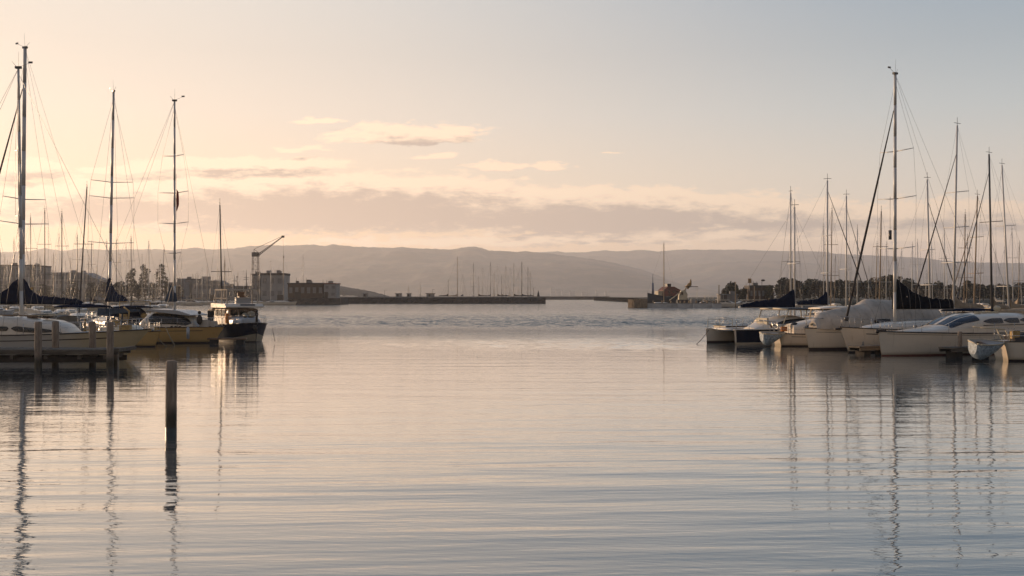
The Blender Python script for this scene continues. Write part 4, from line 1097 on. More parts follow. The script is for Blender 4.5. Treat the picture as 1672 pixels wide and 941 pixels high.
def boat_navy_triangle():
    d, hd, L = 88.0, PI - .95, 11.5; mxl = .9
    t = thing('sailing_yacht', 'yacht with a triangular navy sail cover and dark canopy beyond the white bow', 'yacht', by_x(178, d, hd, mxl), hd)
    h = Hull(L, 3.4, 1.45, 1.2, 1.15, tw=.75)
    hull_parts(t, h, 'white_gelcoat')
    Loft([(-1.8, 1.05, 1.1, .5, 3), (1.5, 1.1, 1.15, .55, 3), (3.4, .5, 1.25, .1, 2.4)]).build('coachroof', 'white_gelcoat', t)
    zb = Z(493, d)
    mast_set(t, mxl, 1.6, Z(150, d), .112, .085, 'mast_alloy', tip=(X(185.5, d) - X(178, d)) and ((X(185.5, d) - X(178, d)) * math.cos(hd), -(X(185.5, d) - X(178, d)) * math.sin(hd)), spreaders=((.33, 1.75), (.53, 1.7), (.60, 1.6)), h=h, fore=L / 2 - .2, aft=-L / 2 + .2)
    sail_cover(t, mxl + .1, mxl - 4.6, zb, [(0, 1.9), (.07, 1.85), (.2, 1.25), (.35, .85), (.5, .6), (.75, .5), (.92, .3), (1, .22)], 'navy_canvas', .24)
    s = Loft([(-4.6, 1.25, 1.2, 1.25, 3.2), (-4.2, 1.3, 1.2, 1.35, 3.2), (-2.6, 1.2, 1.2, 1.3, 3.0), (-1.7, 1.0, 1.2, .3, 2.4)])
    s.build('cockpit_tent', 'navy_canvas', t)
    bimini(t, -6.0, -4.3, 1.25, 2.45, .14, 'navy_canvas')
    rails(t, h, -5.3, 4.5)
    b = MB(); b.box((-5.45, .75, 1.75), (.12, .45, .5)); b.build('stern_seat', 'sunlit_gear', t)
    b = MB(); b.sphere((-5.5, -.7, 1.8), .24, 9, 6, 1.3); b.build('life_raft_bag', 'sunlit_gear', t)
    b = MB(); b.tube((-5.6, 1.1, 1.2), (-5.6, 1.1, 2.9), .035, n=6); b.tube((-5.6, -1.1, 1.2), (-5.6, -1.1, 2.9), .035, n=6); b.tube((-5.6, 1.1, 2.9), (-5.6, -1.1, 2.9), .035, n=6); b.build('stern_arch', 'sunlit_gear', t)

def boat_small_yellow():
    d, hd, L = 73.5, -.55, 6.8
    t = thing('yellow_yacht', 'small ochre yacht whose bow pokes out between the white and yellow bows', 'yacht', by_bow(262, d, hd, L), hd)
    h = Hull(L, 2.3, Z(540, d), .95, .95, rake=.5, full=2.1)
    hull_parts(t, h, 'yellow_gelcoat', stripe_h=.09)
    Loft([(-1.8, .75, .9, .45, 3), (.8, .7, .95, .45, 3), (1.9, .4, 1.0, .08, 2.4)]).build('coachroof', 'cream_gelcoat', t)
    rails(t, h, -2.8, 2.2, .55, 1.2)
    b = MB(); b.box((2.7, 0, 1.15), (.3, .3, .3)); b.build('windlass', 'sunlit_gear', t)
    b = MB(); b.path([(.6, -.3, 1.4), (.9, -.4, 2.3), (.5, -.5, 2.6)], .05, 6); b.sphere((-.4, -.5, 1.55), .25, 8, 6); b.build('deck_gear', 'sunlit_gear', t)
    b = MB(); b.tube((-.3, 0, 1.3), (-.3, 0, 2.5), .06, n=6); b.prism([(-2.6, 2.0), (1.3, 2.3), (1.3, 2.45), (-2.6, 2.5)], -.14, .14, 'y'); b.build('boom_cover', 'slate_canvas', t)

def boat_yellow_sloop():
    d, hd, L = 80.0, -.16, 10.5
    loc = by_bow(366, d, hd, L)
    t = thing('yellow_yacht', 'wide yellow hulled yacht with a dark wrap around windscreen, left of the trawler', 'yacht', loc, hd)
    lx = lambda px: (X(px, d + .3) - loc[0]) / math.cos(hd)
    h = Hull(L, 3.3, Z(533, d), Z(534, d), 1.12, rake=.75, full=2.6, wl=.86)
    hull_parts(t, h, 'yellow_gelcoat', cove='dark_trim', stripe_h=.10)
    zd = 1.05
    c = Loft([(lx(236), 1.15, zd, .6, 3.4), (lx(246), 1.25, zd, 1.0, 3.4), (lx(262), 1.3, zd, 1.22, 3.4), (lx(300), 1.25, zd, 1.16, 3.2), (lx(316), 1.12, zd, .82, 3), (lx(326), .95, zd, .45, 2.8), (lx(331), .8, zd, .15, 2.6)])
    cb = c.build('cabin', 'white_gelcoat', t, 30, 19)
    windows(c, cb, [(lx(252), lx(322))], .10, .86, nx=18, taper0=.04, taper1=.12)
    for px in (292, 299, 306):
        b = MB(); b.box((lx(px), -1.28, zd + .12), (.14, .05, .1)); b.box((lx(px), 1.28, zd + .12), (.14, .05, .1)); b.build('porthole', 'dark_glass', cb)
    b = MB(); b.prism([(lx(250), zd + 1.23), (lx(325), zd + .88), (lx(326), zd + .95), (lx(302), zd + 1.26), (lx(255), zd + 1.36)], -1.32, 1.32, 'y'); b.build('visor', 'grey_gelcoat', cb)
    mxl = lx(283)
    mast_set(t, mxl, zd + 1.1, Z(163, d), .082, .065, 'mast_alloy', spreaders=((.28, .75), (.42, 1.45), (.565, 1.45), (.74, 1.0)), h=h, fore=L / 2 - .3, aft=-L / 2 + .2, rot=1.25)
    # bell shaped cover bunched round the foot of the mast
    b = MB(); rows = []
    for k, (zz, rr) in enumerate(((Z(493, d), .40), (Z(491, d), .46), (Z(484, d), .36), (Z(476, d), .25), (Z(468, d), .17), (Z(464, d), .10))):
        rows.append([(mxl - .16 + rr * 1.05 * math.cos(a) - .12 * (1 - k / 5), rr * .55 * math.sin(a), zz) for a in [2 * PI * j / 14 for j in range(14)]])
    b.grid(rows, True, True, True); b.build('sail_cover', 'slate_canvas', t)
    rails(t, h, lx(180), lx(350), .6, 1.0)
    b = MB(); b.sphere((lx(335), -.9, zd + .6), .22, 8, 6, 1.6); b.sphere((lx(333), -.7, zd + 1.1), .13, 8, 6); b.build('canvas_bundle', 'rope_dark', t)
    b = MB(); b.box((lx(341), -.6, zd + .35), (.6, .5, .5)); b.box((lx(350), -.2, zd + .3), (.5, .6, .4)); b.build('deck_locker', 'pale_canvas', t)
    # pennant on the halyard
    pt = thing('pennant', 'narrow dark red pennant hanging in the rigging of the yellow yacht', 'flag', (X(290.5, d), d - .4, Z(345, d)))
    b = MB()
    rows = [[(x * 1.0 + .03 * math.sin(z * 6), .02 * math.sin(x * 20) + yy, z) for x, yy in ((0, 0), (.09 * w, .03), (.2 * w, -.02))] for z, w in ((0, .3), (.4, .9), (.8, 1.2), (1.3, .7), (1.5, .15))]
    b.grid(rows, True); b.build('cloth', 'red_cloth', pt); b = MB(); b.tube((0, 0, -.6), (0, 0, 2.6), .010, n=4); b.build('halyard', 'wire', pt)
    sag_line('mooring_line', 'pale slack mooring line between the ochre bow and the yellow hull', (X(247, 73.2), 73.6, 1.05), (X(271, 74), 74.2, 0.0), .12, .03, 'rope')
    sag_line('mooring_line', 'pale mooring line dropping down the side of the yellow hull to the water', (X(272, 77.6), 77.4, 1.2), (X(286, 77), 76.9, 0.0), .1, .03, 'rope')
    for i, px in enumerate((306,)):
        f = thing('fender', 'pale sausage fender hanging on the yellow hull beside the trawler', 'fender', (X(px, 78.2), 78.35, .45)); b = MB(); b.tube((0, 0, 0), (0, 0, .62), .11, .11, 10); b.sphere((0, 0, 0), .11, 10, 6); b.sphere((0, 0, .62), .11, 10, 6); b.build('body', 'grey_gelcoat', f); b = MB(); b.tube((0, 0, .7), (0, 0, .85), .012, n=4); b.build('lanyard', 'rope', f)

def boat_trawler():
    d, L = 80.8, 9.0; hd = -PI / 2 + .52
    loc = by_bow(420, d, hd, L)
    t = thing('trawler', 'blue trawler yacht with white wheelhouse and open flybridge, bow towards the water', 'trawler', loc, hd)
    h = Hull(L, 3.3, Z(527, d), 1.25, 1.15, draft=.7, rake=.32, tw=.85, full=3.6, wl=.80, flare=1.0, ent=.75)
    hull_parts(t, h, 'navy_gelcoat', stripe='boot_stripe', stripe_h=.06, strake='dark_trim')
    b = MB()
    for sd in (1, -1):
        b.grid([[h.pt(tt, q * (.05 + .40 * tt ** 3), sd, .016) for q in (.14, .4, .7, 1.0)] for tt in TS], True)
    b.build('lower_hull', 'bottom_paint', t)
    # bulwark interior + trunk cabin + wheelhouse, x forward
    zd = 1.2
    tr = Loft([(1.0, 1.15, zd, .62, 4), (2.0, 1.05, zd, .60, 4), (2.9, .75, zd, .5, 3.5), (3.0, .7, zd, .3, 3)]); tr.build('trunk_cabin', 'grey_gelcoat', t)
    wz, wt = zd, Z(503.5, 82) - zd
    W = Loft([(-2.3, 1.22, wz, wt, 9), (.75, 1.20, wz, wt, 9), (1.05, 1.16, wz, wt * .98, 9), (1.2, 1.1, wz, wt * .55, 9)])
    wh = W.build('wheelhouse', 'white_gelcoat', t, 22, 41)
    wzc = wz + wt * .70
    for yy, w in ((-.72, .58), (0.0, .70), (.72, .58)):
        b = MB(); b.box((1.16, yy, wzc + .02), (.10, w, .56)); f = b.build('window_frame', 'teak', wh)
        b = MB(); b.box((1.215, yy, wzc + .02), (.03, w - .12, .46)); b.build('window', 'dark_glass', wh)
    for sd in (1, -1):
        for xc, w in ((.25, .8), (-.75, .8), (-1.7, .7)):
            b = MB(); b.box((xc, sd * 1.215, wzc), (w, .06, .54)); b.build('window_frame', 'teak', wh)
            b = MB(); b.box((xc, sd * 1.247, wzc), (w - .12, .02, .44)); b.build('window', 'dark_glass', wh)
    zr = wz + wt
    b = MB(); b.prism([(-2.6, zr + .02), (1.45, zr + .02), (1.5, zr + .10), (1.2, zr + .30), (-2.6, zr + .34)], -1.42, 1.42, 'y'); rf = b.build('wheelhouse_roof', 'white_gelcoat', t)
    b = MB(); b.box((1.36, .25, zr + .19), (.06, 1.1, .17)); b.build('name_board', 'slate_canvas', rf)
    zf = Z(473, 82)
    for xx in (.85, -.5, -2.2):
        for sd in (1, -1):
            b = MB(); b.box((xx, sd * 1.15, (zr + .3 + zf) / 2), (.09, .09, zf - zr - .3)); b.build('flybridge_post', 'pale_canvas', t)
    b = MB()
    for sd in (1, -1): b.box((-.65, sd * 1.15, zf), (3.3, .10, .09)); b.box((-.65, sd * 1.15, zr + .72), (3.1, .05, .05))
    b.box((.9, 0, zf + .002), (.10, 2.2, .085)); b.box((-2.2, 0, zf + .002), (.10, 2.2, .085)); b.box((-.6, 0, zf - .003), (.08, 2.2, .075)); b.box((.86, 0, zr + .72), (.05, 2.2, .05)); b.build('flybridge_frame', 'pale_canvas', t)
    b = MB(); b.box((.6, .1, zr + .55), (.35, 1.1, .45)); b.build('helm_console', 'grey_gelcoat', t)
    b = MB(); b.box((-.55, .35, zr + .6), (.5, .5, .5)); b.box((-.78, .35, zr + .95), (.1, .5, .5)); b.build('helm_seat', 'teak', t)
    for (xx, yy, hh) in ((.2, .5, 1.5), (-.2, -.3, 1.1), (-.9, .8, 1.3), (-1.5, -.8, 1.0)):
        b = MB(); b.tube((xx, yy, zf), (xx, yy, zf + hh), .022, .010, 5); b.tube((xx, yy - .2, zf + hh * .6), (xx, yy + .2, zf + hh * .6), .014, n=4); b.build('antenna', 'mast_dark', t)
    # aft awning with dark side curtains
    Loft([(-4.3, 1.2, zr - .25, .22, 3), (-2.5, 1.35, zr - .18, .34, 3)]).build('awning', 'pale_canvas', t, 8, 11, True)
    b = MB()
    for sd in (1, -1): b.box((-3.4, sd * 1.22, zr - .75), (1.7, .03, 1.0))
    b.build('side_curtain', 'black_canvas', t)
    rails(t, h, 1.2, 3.9, .55, .9, pulpit=True, pushpit=True)
    b = MB(); b.tube((4.35, 0, 1.45), (4.35, 0, 2.2), .08, .07, 8); b.sphere((4.35, 0, 2.0), .14, 8, 6); b.sphere((4.35, 0, 2.25), .1, 8, 6); b.build('bow_post', 'rope_dark', t)
    b = MB(); b.sphere((4.42, -.12, 1.05), .17, 8, 6, 1.3); b.build('anchor', 'rubber', t)
    b = MB(); b.sphere((2.4, .2, zd + .78), .3, 9, 6, .8); b.sphere((2.3, -.25, zd + .72), .22, 9, 6, .8); b.build('rope_coil', 'rope', t)
    b = MB(); b.box((1.6, -1.35, zd + .4), (.3, .25, .9)); b.build('deck_bag', 'orange_cloth', t)
    bow = Vector(loc) + Vector((math.cos(hd) * 4.4 , math.sin(hd) * 4.4, 0))
    sag_line('mooring_line', 'thin line hanging from the trawler bow to the water', (X(445, 79.6), 79.6, 1.05), (X(449, 79.3), 79.3, 0.15), .05, .02, 'rope_dark')
    # flat work raft beside it
    rf = thing('work_raft', 'low brown timber raft floating between the yellow hull and the trawler', 'raft', (X(375, 79), 78.4, 0), .1); b = MB(); b.box((0, 0, .36), (2.6, .9, .10)); b.build('deck', 'teak', rf)
    for k in (-.9, .9):
        b = MB(); b.box((k, 0, .16), (.5, .8, .3)); b.build('float', 'rubber', rf)
# ------------------------------------------------------------------ the near boats, right
def boat_catamaran():
    hd = math.atan2(-.447, -.895); L = 9.0
    c, s = math.cos(hd), math.sin(hd)
    # root at the centre between the hulls; local y+ is the boat's left = towards the camera here
    near_bow = Vector((X(1194, 77.3), 77.3, 0)); far_bow = Vector((X(1157, 80.3), 80.3, 0)); mid = (near_bow + far_bow) / 2
    half = (near_bow - far_bow).length / 2
    loc = mid - Vector((c, s, 0)) * (L / 2)
    t = thing('catamaran', 'navy and white catamaran with a flat dark canopy, leftmost of the right hand boats', 'catamaran', loc, hd)
    h = Hull(L, 1.15, Z(537.5, 78.5), 1.05, .95, rake=.08, tw=.75, full=3.2, wl=.85)
    for sd, m in ((1, 'navy_gelcoat'), (-1, 'white_gelcoat')):
        k = thing('half', '', '', (0, 0, 0)); 
        hu = hull_parts(k, h, m, stripe='white_gelcoat' if sd == 1 else 'boot_stripe', strake='white_gelcoat', stripe_h=.13)
        for ch in list(k.children):
            ch.parent = t; ch.location = (0, sd * half, 0)
        bpy.data.objects.remove(k)
    b = MB()
    b.grid([[h.pt(tt, q, 1, .008) + Vector((0, half, 0)) for q in (.0, .5, 1.0)] for tt in (.985, .993, 1.0)], True)
    b.build('stem_cap', 'white_gelcoat', t)
    b = MB(); b.box((-1.0, 0, .88), (6.4, half * 2 - .6, .22)); b.build('bridge_deck', 'white_gelcoat', t)
    b = MB(); b.tube((L / 2 - .5, -half, 1.0), (L / 2 - .5, half, 1.0), .07, n=8); b.build('cross_beam', 'mast_alloy', t)
    b = MB(); b.grid([[(xx, yy, .98 - .08 * math.sin(PI * (yy + half) / (2 * half))) for yy in np.linspace(-half + .4, half - .4, 6)] for xx in np.linspace(2.2, L / 2 - .55, 6)], True); b.build('trampoline', 'dark_trim', t)
    ca = Loft([(-4.0, 1.2, .98, .55, 3.5), (-1.6, 1.45, .98, .95, 3.3), (-.4, 1.4, .98, .85, 3), (.9, 1.15, .98, .5, 2.8), (1.9, .7, .98, .12, 2.5)])
    cb = ca.build('cabin', 'white_gelcoat', t); windows(ca, cb, [(-2.6, .9)], .22, .75, taper1=.5, nx=14)
    zt = Z(508, 80)
    Loft([(-4.3, 1.5, zt, .10, 4), (-2.8, 1.6, zt + .06, .16, 4), (-.6, 1.55, zt + .1, .15, 4), (-.2, 1.45, zt + .06, .1, 4)]).build('canopy', 'dark_trim', t, 12, 13, True)
    b = MB(); b.path([(-.25, 1.5, zt + .13), (-.2, 0, zt + .17), (-.25, -1.5, zt + .13)], .06, 6); b.build('canopy_edge', 'machine_cream', t)
    for xx, lean in ((-.35, .5), (-2.0, .2), (-4.0, -.1)):
        for sd in (1, -1):
            b = MB(); b.tube((xx + lean * 1.2, sd * 1.42, 1.0), (xx, sd * 1.48, zt + .06), .04, n=6); b.build('canopy_post', 'machine_cream', t)
    b = MB(); b.box((1.0, .3, 1.35), (.16, 1.15, .85)); b.build('helm_seat', 'machine_cream', t)
    b = MB(); b.box((.3, .4, 1.15), (1.3, 1.5, .45)); b.build('helm_console', 'teak', t)
    b = MB()
    for sd in (-1,):
        for xx in (4.35, 3.3, 2.2): b.tube((xx, sd * half, 1.0), (xx, sd * half, 1.68), .022, n=5)
        b.path([(4.35, sd * half, 1.68), (2.2, sd * half, 1.66)], .016, 5); b.path([(4.35, sd * half, 1.35), (2.2, sd * half, 1.33)], .012, 5)
    b.build('guard_rail', 'machine_cream', t)
    b = MB()
    for xx in (4.3, 3.2, 2.0): b.tube((xx, half, 1.0), (xx, half, 1.55), .02, n=5)
    b.path([(4.3, half, 1.55), (2.0, half, 1.55)], .012, 5); b.build('guard_rail', 'stainless', t)
    sag_line('mooring_line', 'dark mooring line running left from the catamaran bow into the water', (X(1157, 80.2), 80.2, Z(539, 80.2)), (X(1137, 78), 78.0, 0.0), .08, .022, 'rope_dark')

def boat_hardtop():
    d, hd, L = 75.2, .08, 7.4
    c, s = math.cos(hd), math.sin(hd)
    loc = (X(1262, d) + c * L / 2, d + s * L / 2, 0)
    t = thing('motor_yacht', 'white motor yacht with a dinghy across its stern, between catamaran and large white bow', 'motor yacht', loc, hd)
    h = Hull(L, 2.6, 1.15, Z(545, d), Z(543, d), rake=.7, tw=.88, full=2.6)
    hull_parts(t, h, 'white_gelcoat', cove='dark_trim', stripe_h=.09)
    zd = .85
    ca = Loft([(-2.6, 1.0, zd, .6, 3.5), (-1.5, 1.12, zd, .85, 3.3), (0, 1.12, zd, 1.15, 3.2), (1.0, 1.08, zd, 1.2, 3), (2.6, .8, zd, .5, 2.6), (3.2, .5, zd, .1, 2.4)])
    cb = ca.build('cabin', 'white_gelcoat', t, 24, 19)
    windows(ca, cb, [(-1.9, -.5), (-.3, 1.6)], .2, .62, taper0=.35, taper1=.2, nx=12)
    zt = Z(505, d)
    Loft([(-.9, 1.15, zt, .10, 4), (.2, 1.2, zt + .03, .18, 4), (2.3, 1.15, zt, .16, 4)]).build('hard_top', 'white_gelcoat', t, 10, 13, True)
    b = MB(); b.box((-.6, -1.1, zt - .02), (1.1, .1, .07)); b.build('awning_edge', 'black_canvas', t)
    for xx, lean in ((-.7, -.5), (1.9, .4)):
        for sd in (1, -1):
            b = MB(); b.path([(xx + lean, sd * 1.1, zd + .1), (xx + lean * .3, sd * 1.14, zd + .7), (xx, sd * 1.12, zt)], .05, 6); b.build('top_post', 'machine_cream', t)
    b = MB(); b.path([(-1.1, -1.12, zt - .4), (.2, -1.15, zt - .12), (1.8, -1.1, zt - .65)], .035, 6); b.build('arch_tube', 'stainless', t)
    rails(t, h, -3.0, 2.6, .55, 1.0)
    for k in (-.55, .55):
        b = MB(); b.path([(-L / 2 + .3, k, zd), (-L / 2 + .1, k, zd + .75), (-L / 2 - .8, k, zd + .85)], .04, 6); b.build('davit', 'stainless', t)
    b = MB(); b.sphere((-2.4, -.5, zd + .45), .3, 8, 6); b.build('cockpit_bag', 'rubber', t)
    b = MB(); b.box((-3.2, -.75, zd + .3), (.4, .22, .3)); b.build('seat_cushion', 'orange_cloth', t)
    dinghy('dinghy', 'pale blue dinghy hung across the stern of the white motor yacht', (X(1262, 74.0), 73.9, .10), .22, 0, 1.75, roll=.12, depth=.82, beam=1.1)

def boat_covered():
    d, hd, L = 69.4, PI + .5, 12.0
    loc = by_bow(1313, d, hd, L)
    t = thing('covered_yacht', 'white yacht under a large pale canvas tent, left of the tall mast', 'yacht', loc, hd)
    h = Hull(L, 3.0, Z(535, d), 1.25, 1.15, rake=.40, tw=.8, full=2.2, wl=.82)
    hull_parts(t, h, 'white_gelcoat', stripe_h=.14)
    b = MB()
    b.grid([[h.pt(tt, q, sd, .012) for q in (.80, .815)] for sd in (1,) for tt in TS[6:-4]], True); b.build('cove_line', 'dark_trim', t)
    bx = L / 2
    cv = Loft([(bx - 10.9, 1.3, 1.12, 1.55, 2.2), (bx - 9.0, 1.42, 1.12, 1.9, 2.0), (bx - 6.0, 1.45, 1.14, 1.96, 1.9), (bx - 5.2, 1.42, 1.15, 1.98, 1.8), (bx - 4.5, 1.36, 1.16, 1.62, 1.9), (bx - 3.0, 1.22, 1.2, 1.38, 2.0), (bx - 1.9, .9, 1.25, 1.16, 2.0), (bx - 1.2, .62, 1.28, .98, 2.0), (bx - .7, .36, 1.32, .45, 2.0)])
    o = cv.build('cover_tent', 'pale_canvas', t, 40, 23)
    b = MB(); cv.patch(b, bx - 5.9, bx - 4.6, .25, .42, nx=6); b.build('tent_opening', 'black_canvas', o)
    b = MB()
    for i in range(9): b.path([cv.pt(bx - 1.6 - i * 1.05, .05 + .1 * k, .02) for k in range(14)], .010, 4)
    b.build('tent_seam', 'pale_canvas', o)
    rails(t, h, -4.5, 4.5, .6, 1.4)
    b = MB(); b.sphere((bx - .9, .1, 1.5), .16, 8, 6, .8); b.path([(bx - 1.2, .5, 1.4), (bx - 1.0, .2, 1.75), (bx - .6, -.1, 1.55)], .07, 6); b.build('bow_bundle', 'rope', t)

def boat_tall_right():
    d, hd, L = 66.0, PI + .5, 13.0
    loc = by_bow(1370, d, hd, L); bx = L / 2
    t = thing('sailing_yacht', 'white yacht with the tallest right mast and a large black boom cover', 'yacht', loc, hd)
    h = Hull(L, 3.2, Z(533.5, d), 1.28, 1.15, rake=.75, tw=.75, full=2.1, wl=.80)
    hull_parts(t, h, 'white_gelcoat', cove='dark_trim', stripe_h=.08)
    zd = 1.2
    ca = Loft([(bx - 9.2, 1.1, zd, .5, 3), (bx - 8.6, 1.2, zd, .62, 3), (bx - 6, 1.2, zd, .60, 3), (bx - 4, 1.1, zd + .02, .52, 2.8), (bx - 2.4, .7, zd + .1, .28, 2.5), (bx - 1.7, .4, zd + .14, .06, 2.4)])
    cb = ca.build('coachroof', 'white_gelcoat', t, 28, 17)
    windows(ca, cb, [(bx - 8.0, bx - 7.1), (bx - 6.9, bx - 6.2), (bx - 6.0, bx - 5.5)], .22, .55, taper0=.1, taper1=.1)
    b = MB(); b.box((bx - 5.1, 1.12, zd + .3), (.12, .05, .12)); b.build('porthole', 'dark_glass', cb)
    mx = bx - 4.55; dm = 68.1
    mast_set(t, mx, zd + .45, Z(121, dm), .10, .085, 'mast_alloy', tip=(-.02, 0), spreaders=((.30, 1.45), (.50, 1.5), (.69, 1.3)), h=h, fore=bx - .45, aft=-bx + .1, furl='rope_dark', fore_frac=.88, rot=.0)
    zb = Z(505, dm + .2)
    sail_cover(t, mx - .02, mx - 5.0, zb, [(0, 1.86), (.05, 1.78), (.14, 1.5), (.22, 1.25), (.32, 1.0), (.45, .80), (.62, .66), (.8, .62), (1, .60)], 'black_canvas', .24)
    b = MB(); b.sphere((mx - .75, .24, zb + .75), .05, 6, 4); b.build('cover_eyelet', 'pale_canvas', t)
    s = Loft([(bx - 11.0, 1.2, zd, 1.0, 2.8), (bx - 10.5, 1.25, zd, 1.12, 2.6), (bx - 9.4, 1.2, zd, 1.0, 2.4), (bx - 8.4, 1.0, zd, .35, 2.2)])
    sh = s.build('sprayhood', 'pale_canvas', t); windows(s, sh, [(bx - 10.2, bx - 9.2)], .3, .8, m='grey_gelcoat', name='clear_panel')
    bimini(t, bx - 12.8, bx - 9.8, 1.25, Z(508, 72), .14, 'navy_canvas')
    for xx in (bx - 12.6, bx - 10.2):
        for sd in (1, -1):
            b = MB(); b.tube((xx, sd * 1.2, zd), (xx, sd * 1.2, Z(507, 72)), .02, n=5); b.build('bimini_leg', 'stainless', t)
    rails(t, h, -5.2, 4.6, .6, 1.7)
    b = MB(); b.tube((bx - .3, 0, 1.42), (bx + .35, 0, 1.40), .07, .06, 6); b.build('bow_roller', 'dark_trim', t)
    b = MB(); b.path([(bx - 3.8, 1.35, 1.2), (bx - 3.75, 1.45, .7), (bx - 3.5, 1.45, .5)], .03, 5); b.sphere((bx - 3.6, 1.47, .55), .1, 6, 5); b.build('hull_ladder', 'machine_cream', t)
    # wind instrument reel hanging half way up the rigging
    og = thing('radar_reflector', 'dark radar reflector hanging beside the tallest right mast', 'radar reflector', (X(1452.5, 68.1), 68.0, Z(384, 68.1))); b = MB(); b.tube((0, 0, -.28), (0, 0, .28), .10, .10, 8); b.build('body', 'mast_dark', og); b = MB(); b.tube((0, 0, .28), (0, 0, 2.3), .012, n=4); b.build('lanyard', 'wire', og)

def boat_cruiser():
    d, hd, L = 62.5, PI + .5, 14.0
    loc = by_bow(1433, d, hd, L); bx = L / 2
    t = thing('motor_cruiser', 'large white motor cruiser with a raked dark windscreen and brown side windows', 'motor cruiser', loc, hd)
    h = Hull(L, 3.3, Z(540.5, d), 1.22, 1.1, rake=.30, tw=.88, full=2.2, wl=.84)
    hull_parts(t, h, 'white_gelcoat', stripe='rust_paint', stripe_h=.07, cove=None)
    for sd in (1, -1):
        b = MB(); b.grid([[h.pt(tt, q, sd, .012) for q in (.885, .90)] for tt in TS[:-3]], True); b.build('cove_line', 'dark_trim', t)
    zd = 1.16
    ca = Loft([(-bx + .6, 1.35, zd, .9, 4), (-bx + .9, 1.42, zd, 1.12, 4), (bx - 10.5, 1.42, zd, 1.16, 3.6), (bx - 8, 1.42, zd, 1.16, 3.4), (bx - 6.6, 1.38, zd, 1.10, 3.2), (bx - 5.6, 1.30, zd, .92, 3.0), (bx - 4.5, 1.2, zd, .50, 2.8), (bx - 3.6, 1.05, zd + .02, .34, 2.6), (bx - 2.4, .75, zd + .06, .22, 2.4), (bx - 1.2, .4, zd + .12, .05, 2.2)])
    cb = ca.build('superstructure', 'white_gelcoat', t, 44, 25)
    b = MB(); ca.patch(b, bx - 6.75, bx - 4.55, .55, PI - .55, off=.02, nx=14, nt=20, taper0=.0, taper1=.0, rnd=.03); b.build('windscreen', 'dark_glass', cb)
    for th in (PI * .36, PI * .5, PI * .64):
        b = MB(); ca.patch(b, bx - 6.75, bx - 4.5, th - .03, th + .03, off=.03, nx=10, nt=2, rnd=0); b.build('windscreen_mullion', 'white_gelcoat', cb)
    gl = mat('brown_glass', (0.05, 0.032, 0.02), .08, .3, 1.5, spec=.6)
    windows(ca, cb, [(bx - 8.6, bx - 7.0), (bx - 10.0, bx - 8.68), (bx - 11.5, bx - 10.08)], .30, .66, m='brown_glass', taper1=.5, nx=12)
    b = MB(); b.path([ca.pt(bx - 6.9, .25, .03), ca.pt(bx - 9.0, .22, .03), ca.pt(bx - 12.2, .22, .03)], .02, 5); b.build('trim_line', 'dark_trim', cb)
    b = MB()
    for k in range(4): b.box((bx - 7.6 - k * .5, .4, zd + 1.2), (.3, .25, .12))
    b.sphere((bx - 9.8, 0, zd + 1.42), .22, 10, 6, .8); b.tube((bx - 9.8, 0, zd + 1.1), (bx - 9.8, 0, zd + 1.3), .05); b.build('roof_gear', 'machine_cream', cb)
    Loft([(-bx + .2, 1.2, zd + 1.0, .34, 3), (-bx + 1.4, 1.35, zd + 1.05, .40, 3), (-bx + 3.0, 1.3, zd + 1.08, .22, 3)]).build('aft_awning', 'tan_canvas', t, 8, 11, True)
    rails(t, h, -4.0, bx - .8, .55, 1.5, pushpit=False)
    b = MB(); b.box((bx - .25, 0, 1.40), (.6, .22, .10)); b.sphere((bx + .02, 0, 1.36), .12, 8, 5); b.build('bow_roller', 'dark_trim', t)

def boat_edge_right():
    d, hd, L = 58.6, -.12, 10.0
    c, s = math.cos(hd), math.sin(hd)
    loc = (X(1628, d) + c * L / 2, d + s * L / 2, 0)
    t = thing('sailing_yacht', 'white yacht running out of the right edge, dinghy across its stern', 'yacht', loc, hd)
    h = Hull(L, 3.0, 1.3, 1.05, Z(556, d), rake=.7, tw=.8, full=2.3)
    hull_parts(t, h, 'white_gelcoat', cove='dark_trim', stripe_h=.09)
    zd = .95
    ca = Loft([(-1.6, 1.0, zd, .55, 3), (1.6, 1.0, zd, .6, 3), (3.6, .5, zd + .1, .1, 2.4)]); cb = ca.build('coachroof', 'white_gelcoat', t); windows(ca, cb, [(-.8, 1.4)], .2, .6)
    b = MB(); ht = Loft([(-4.4, .95, zd, .42, 2.6), (-2.6, 1.1, zd, .55, 2.6), (-1.6, 1.0, zd, .62, 2.6)]); ht.build('cockpit_cover', 'rope_dark', t)
    bimini(t, -3.0, -.4, 1.2, Z(528, d), .4, 'tan_canvas')
    for sd in (1, -1):
        b = MB(); b.tube((-2.8, sd * 1.1, zd), (-2.8, sd * 1.15, Z(527, d)), .025, n=5); b.build('bimini_leg', 'machine_cream', t)
    rails(t, h, -4.6, 4.0, .55, 1.3)
    for k in (-.7, .7):
        b = MB(); b.path([(-L / 2 + .5, k, zd), (-L / 2 + .2, k, zd + .65), (-L / 2 - 1.0, k, zd + .75)], .04, 6); b.build('davit', 'machine_cream', t)
    b = MB(); b.box((-4.3, -.6, zd + .4), (.35, .5, .45)); b.build('cockpit_seat', 'sunlit_gear', t)
    b = MB(); b.path([(-3.2, -1.1, zd + .2), (-3.0, -1.1, zd + .8), (-2.6, -1.0, zd + .6)], .06, 6); b.build('outboard_bracket', 'sunlit_gear', t)
    dinghy('dinghy', 'speckled pale blue dinghy hung across the stern of the right edge yacht', (X(1610, 57.6), 57.5, .10), .30, 0, 2.0, roll=.2, depth=.9, beam=1.2)

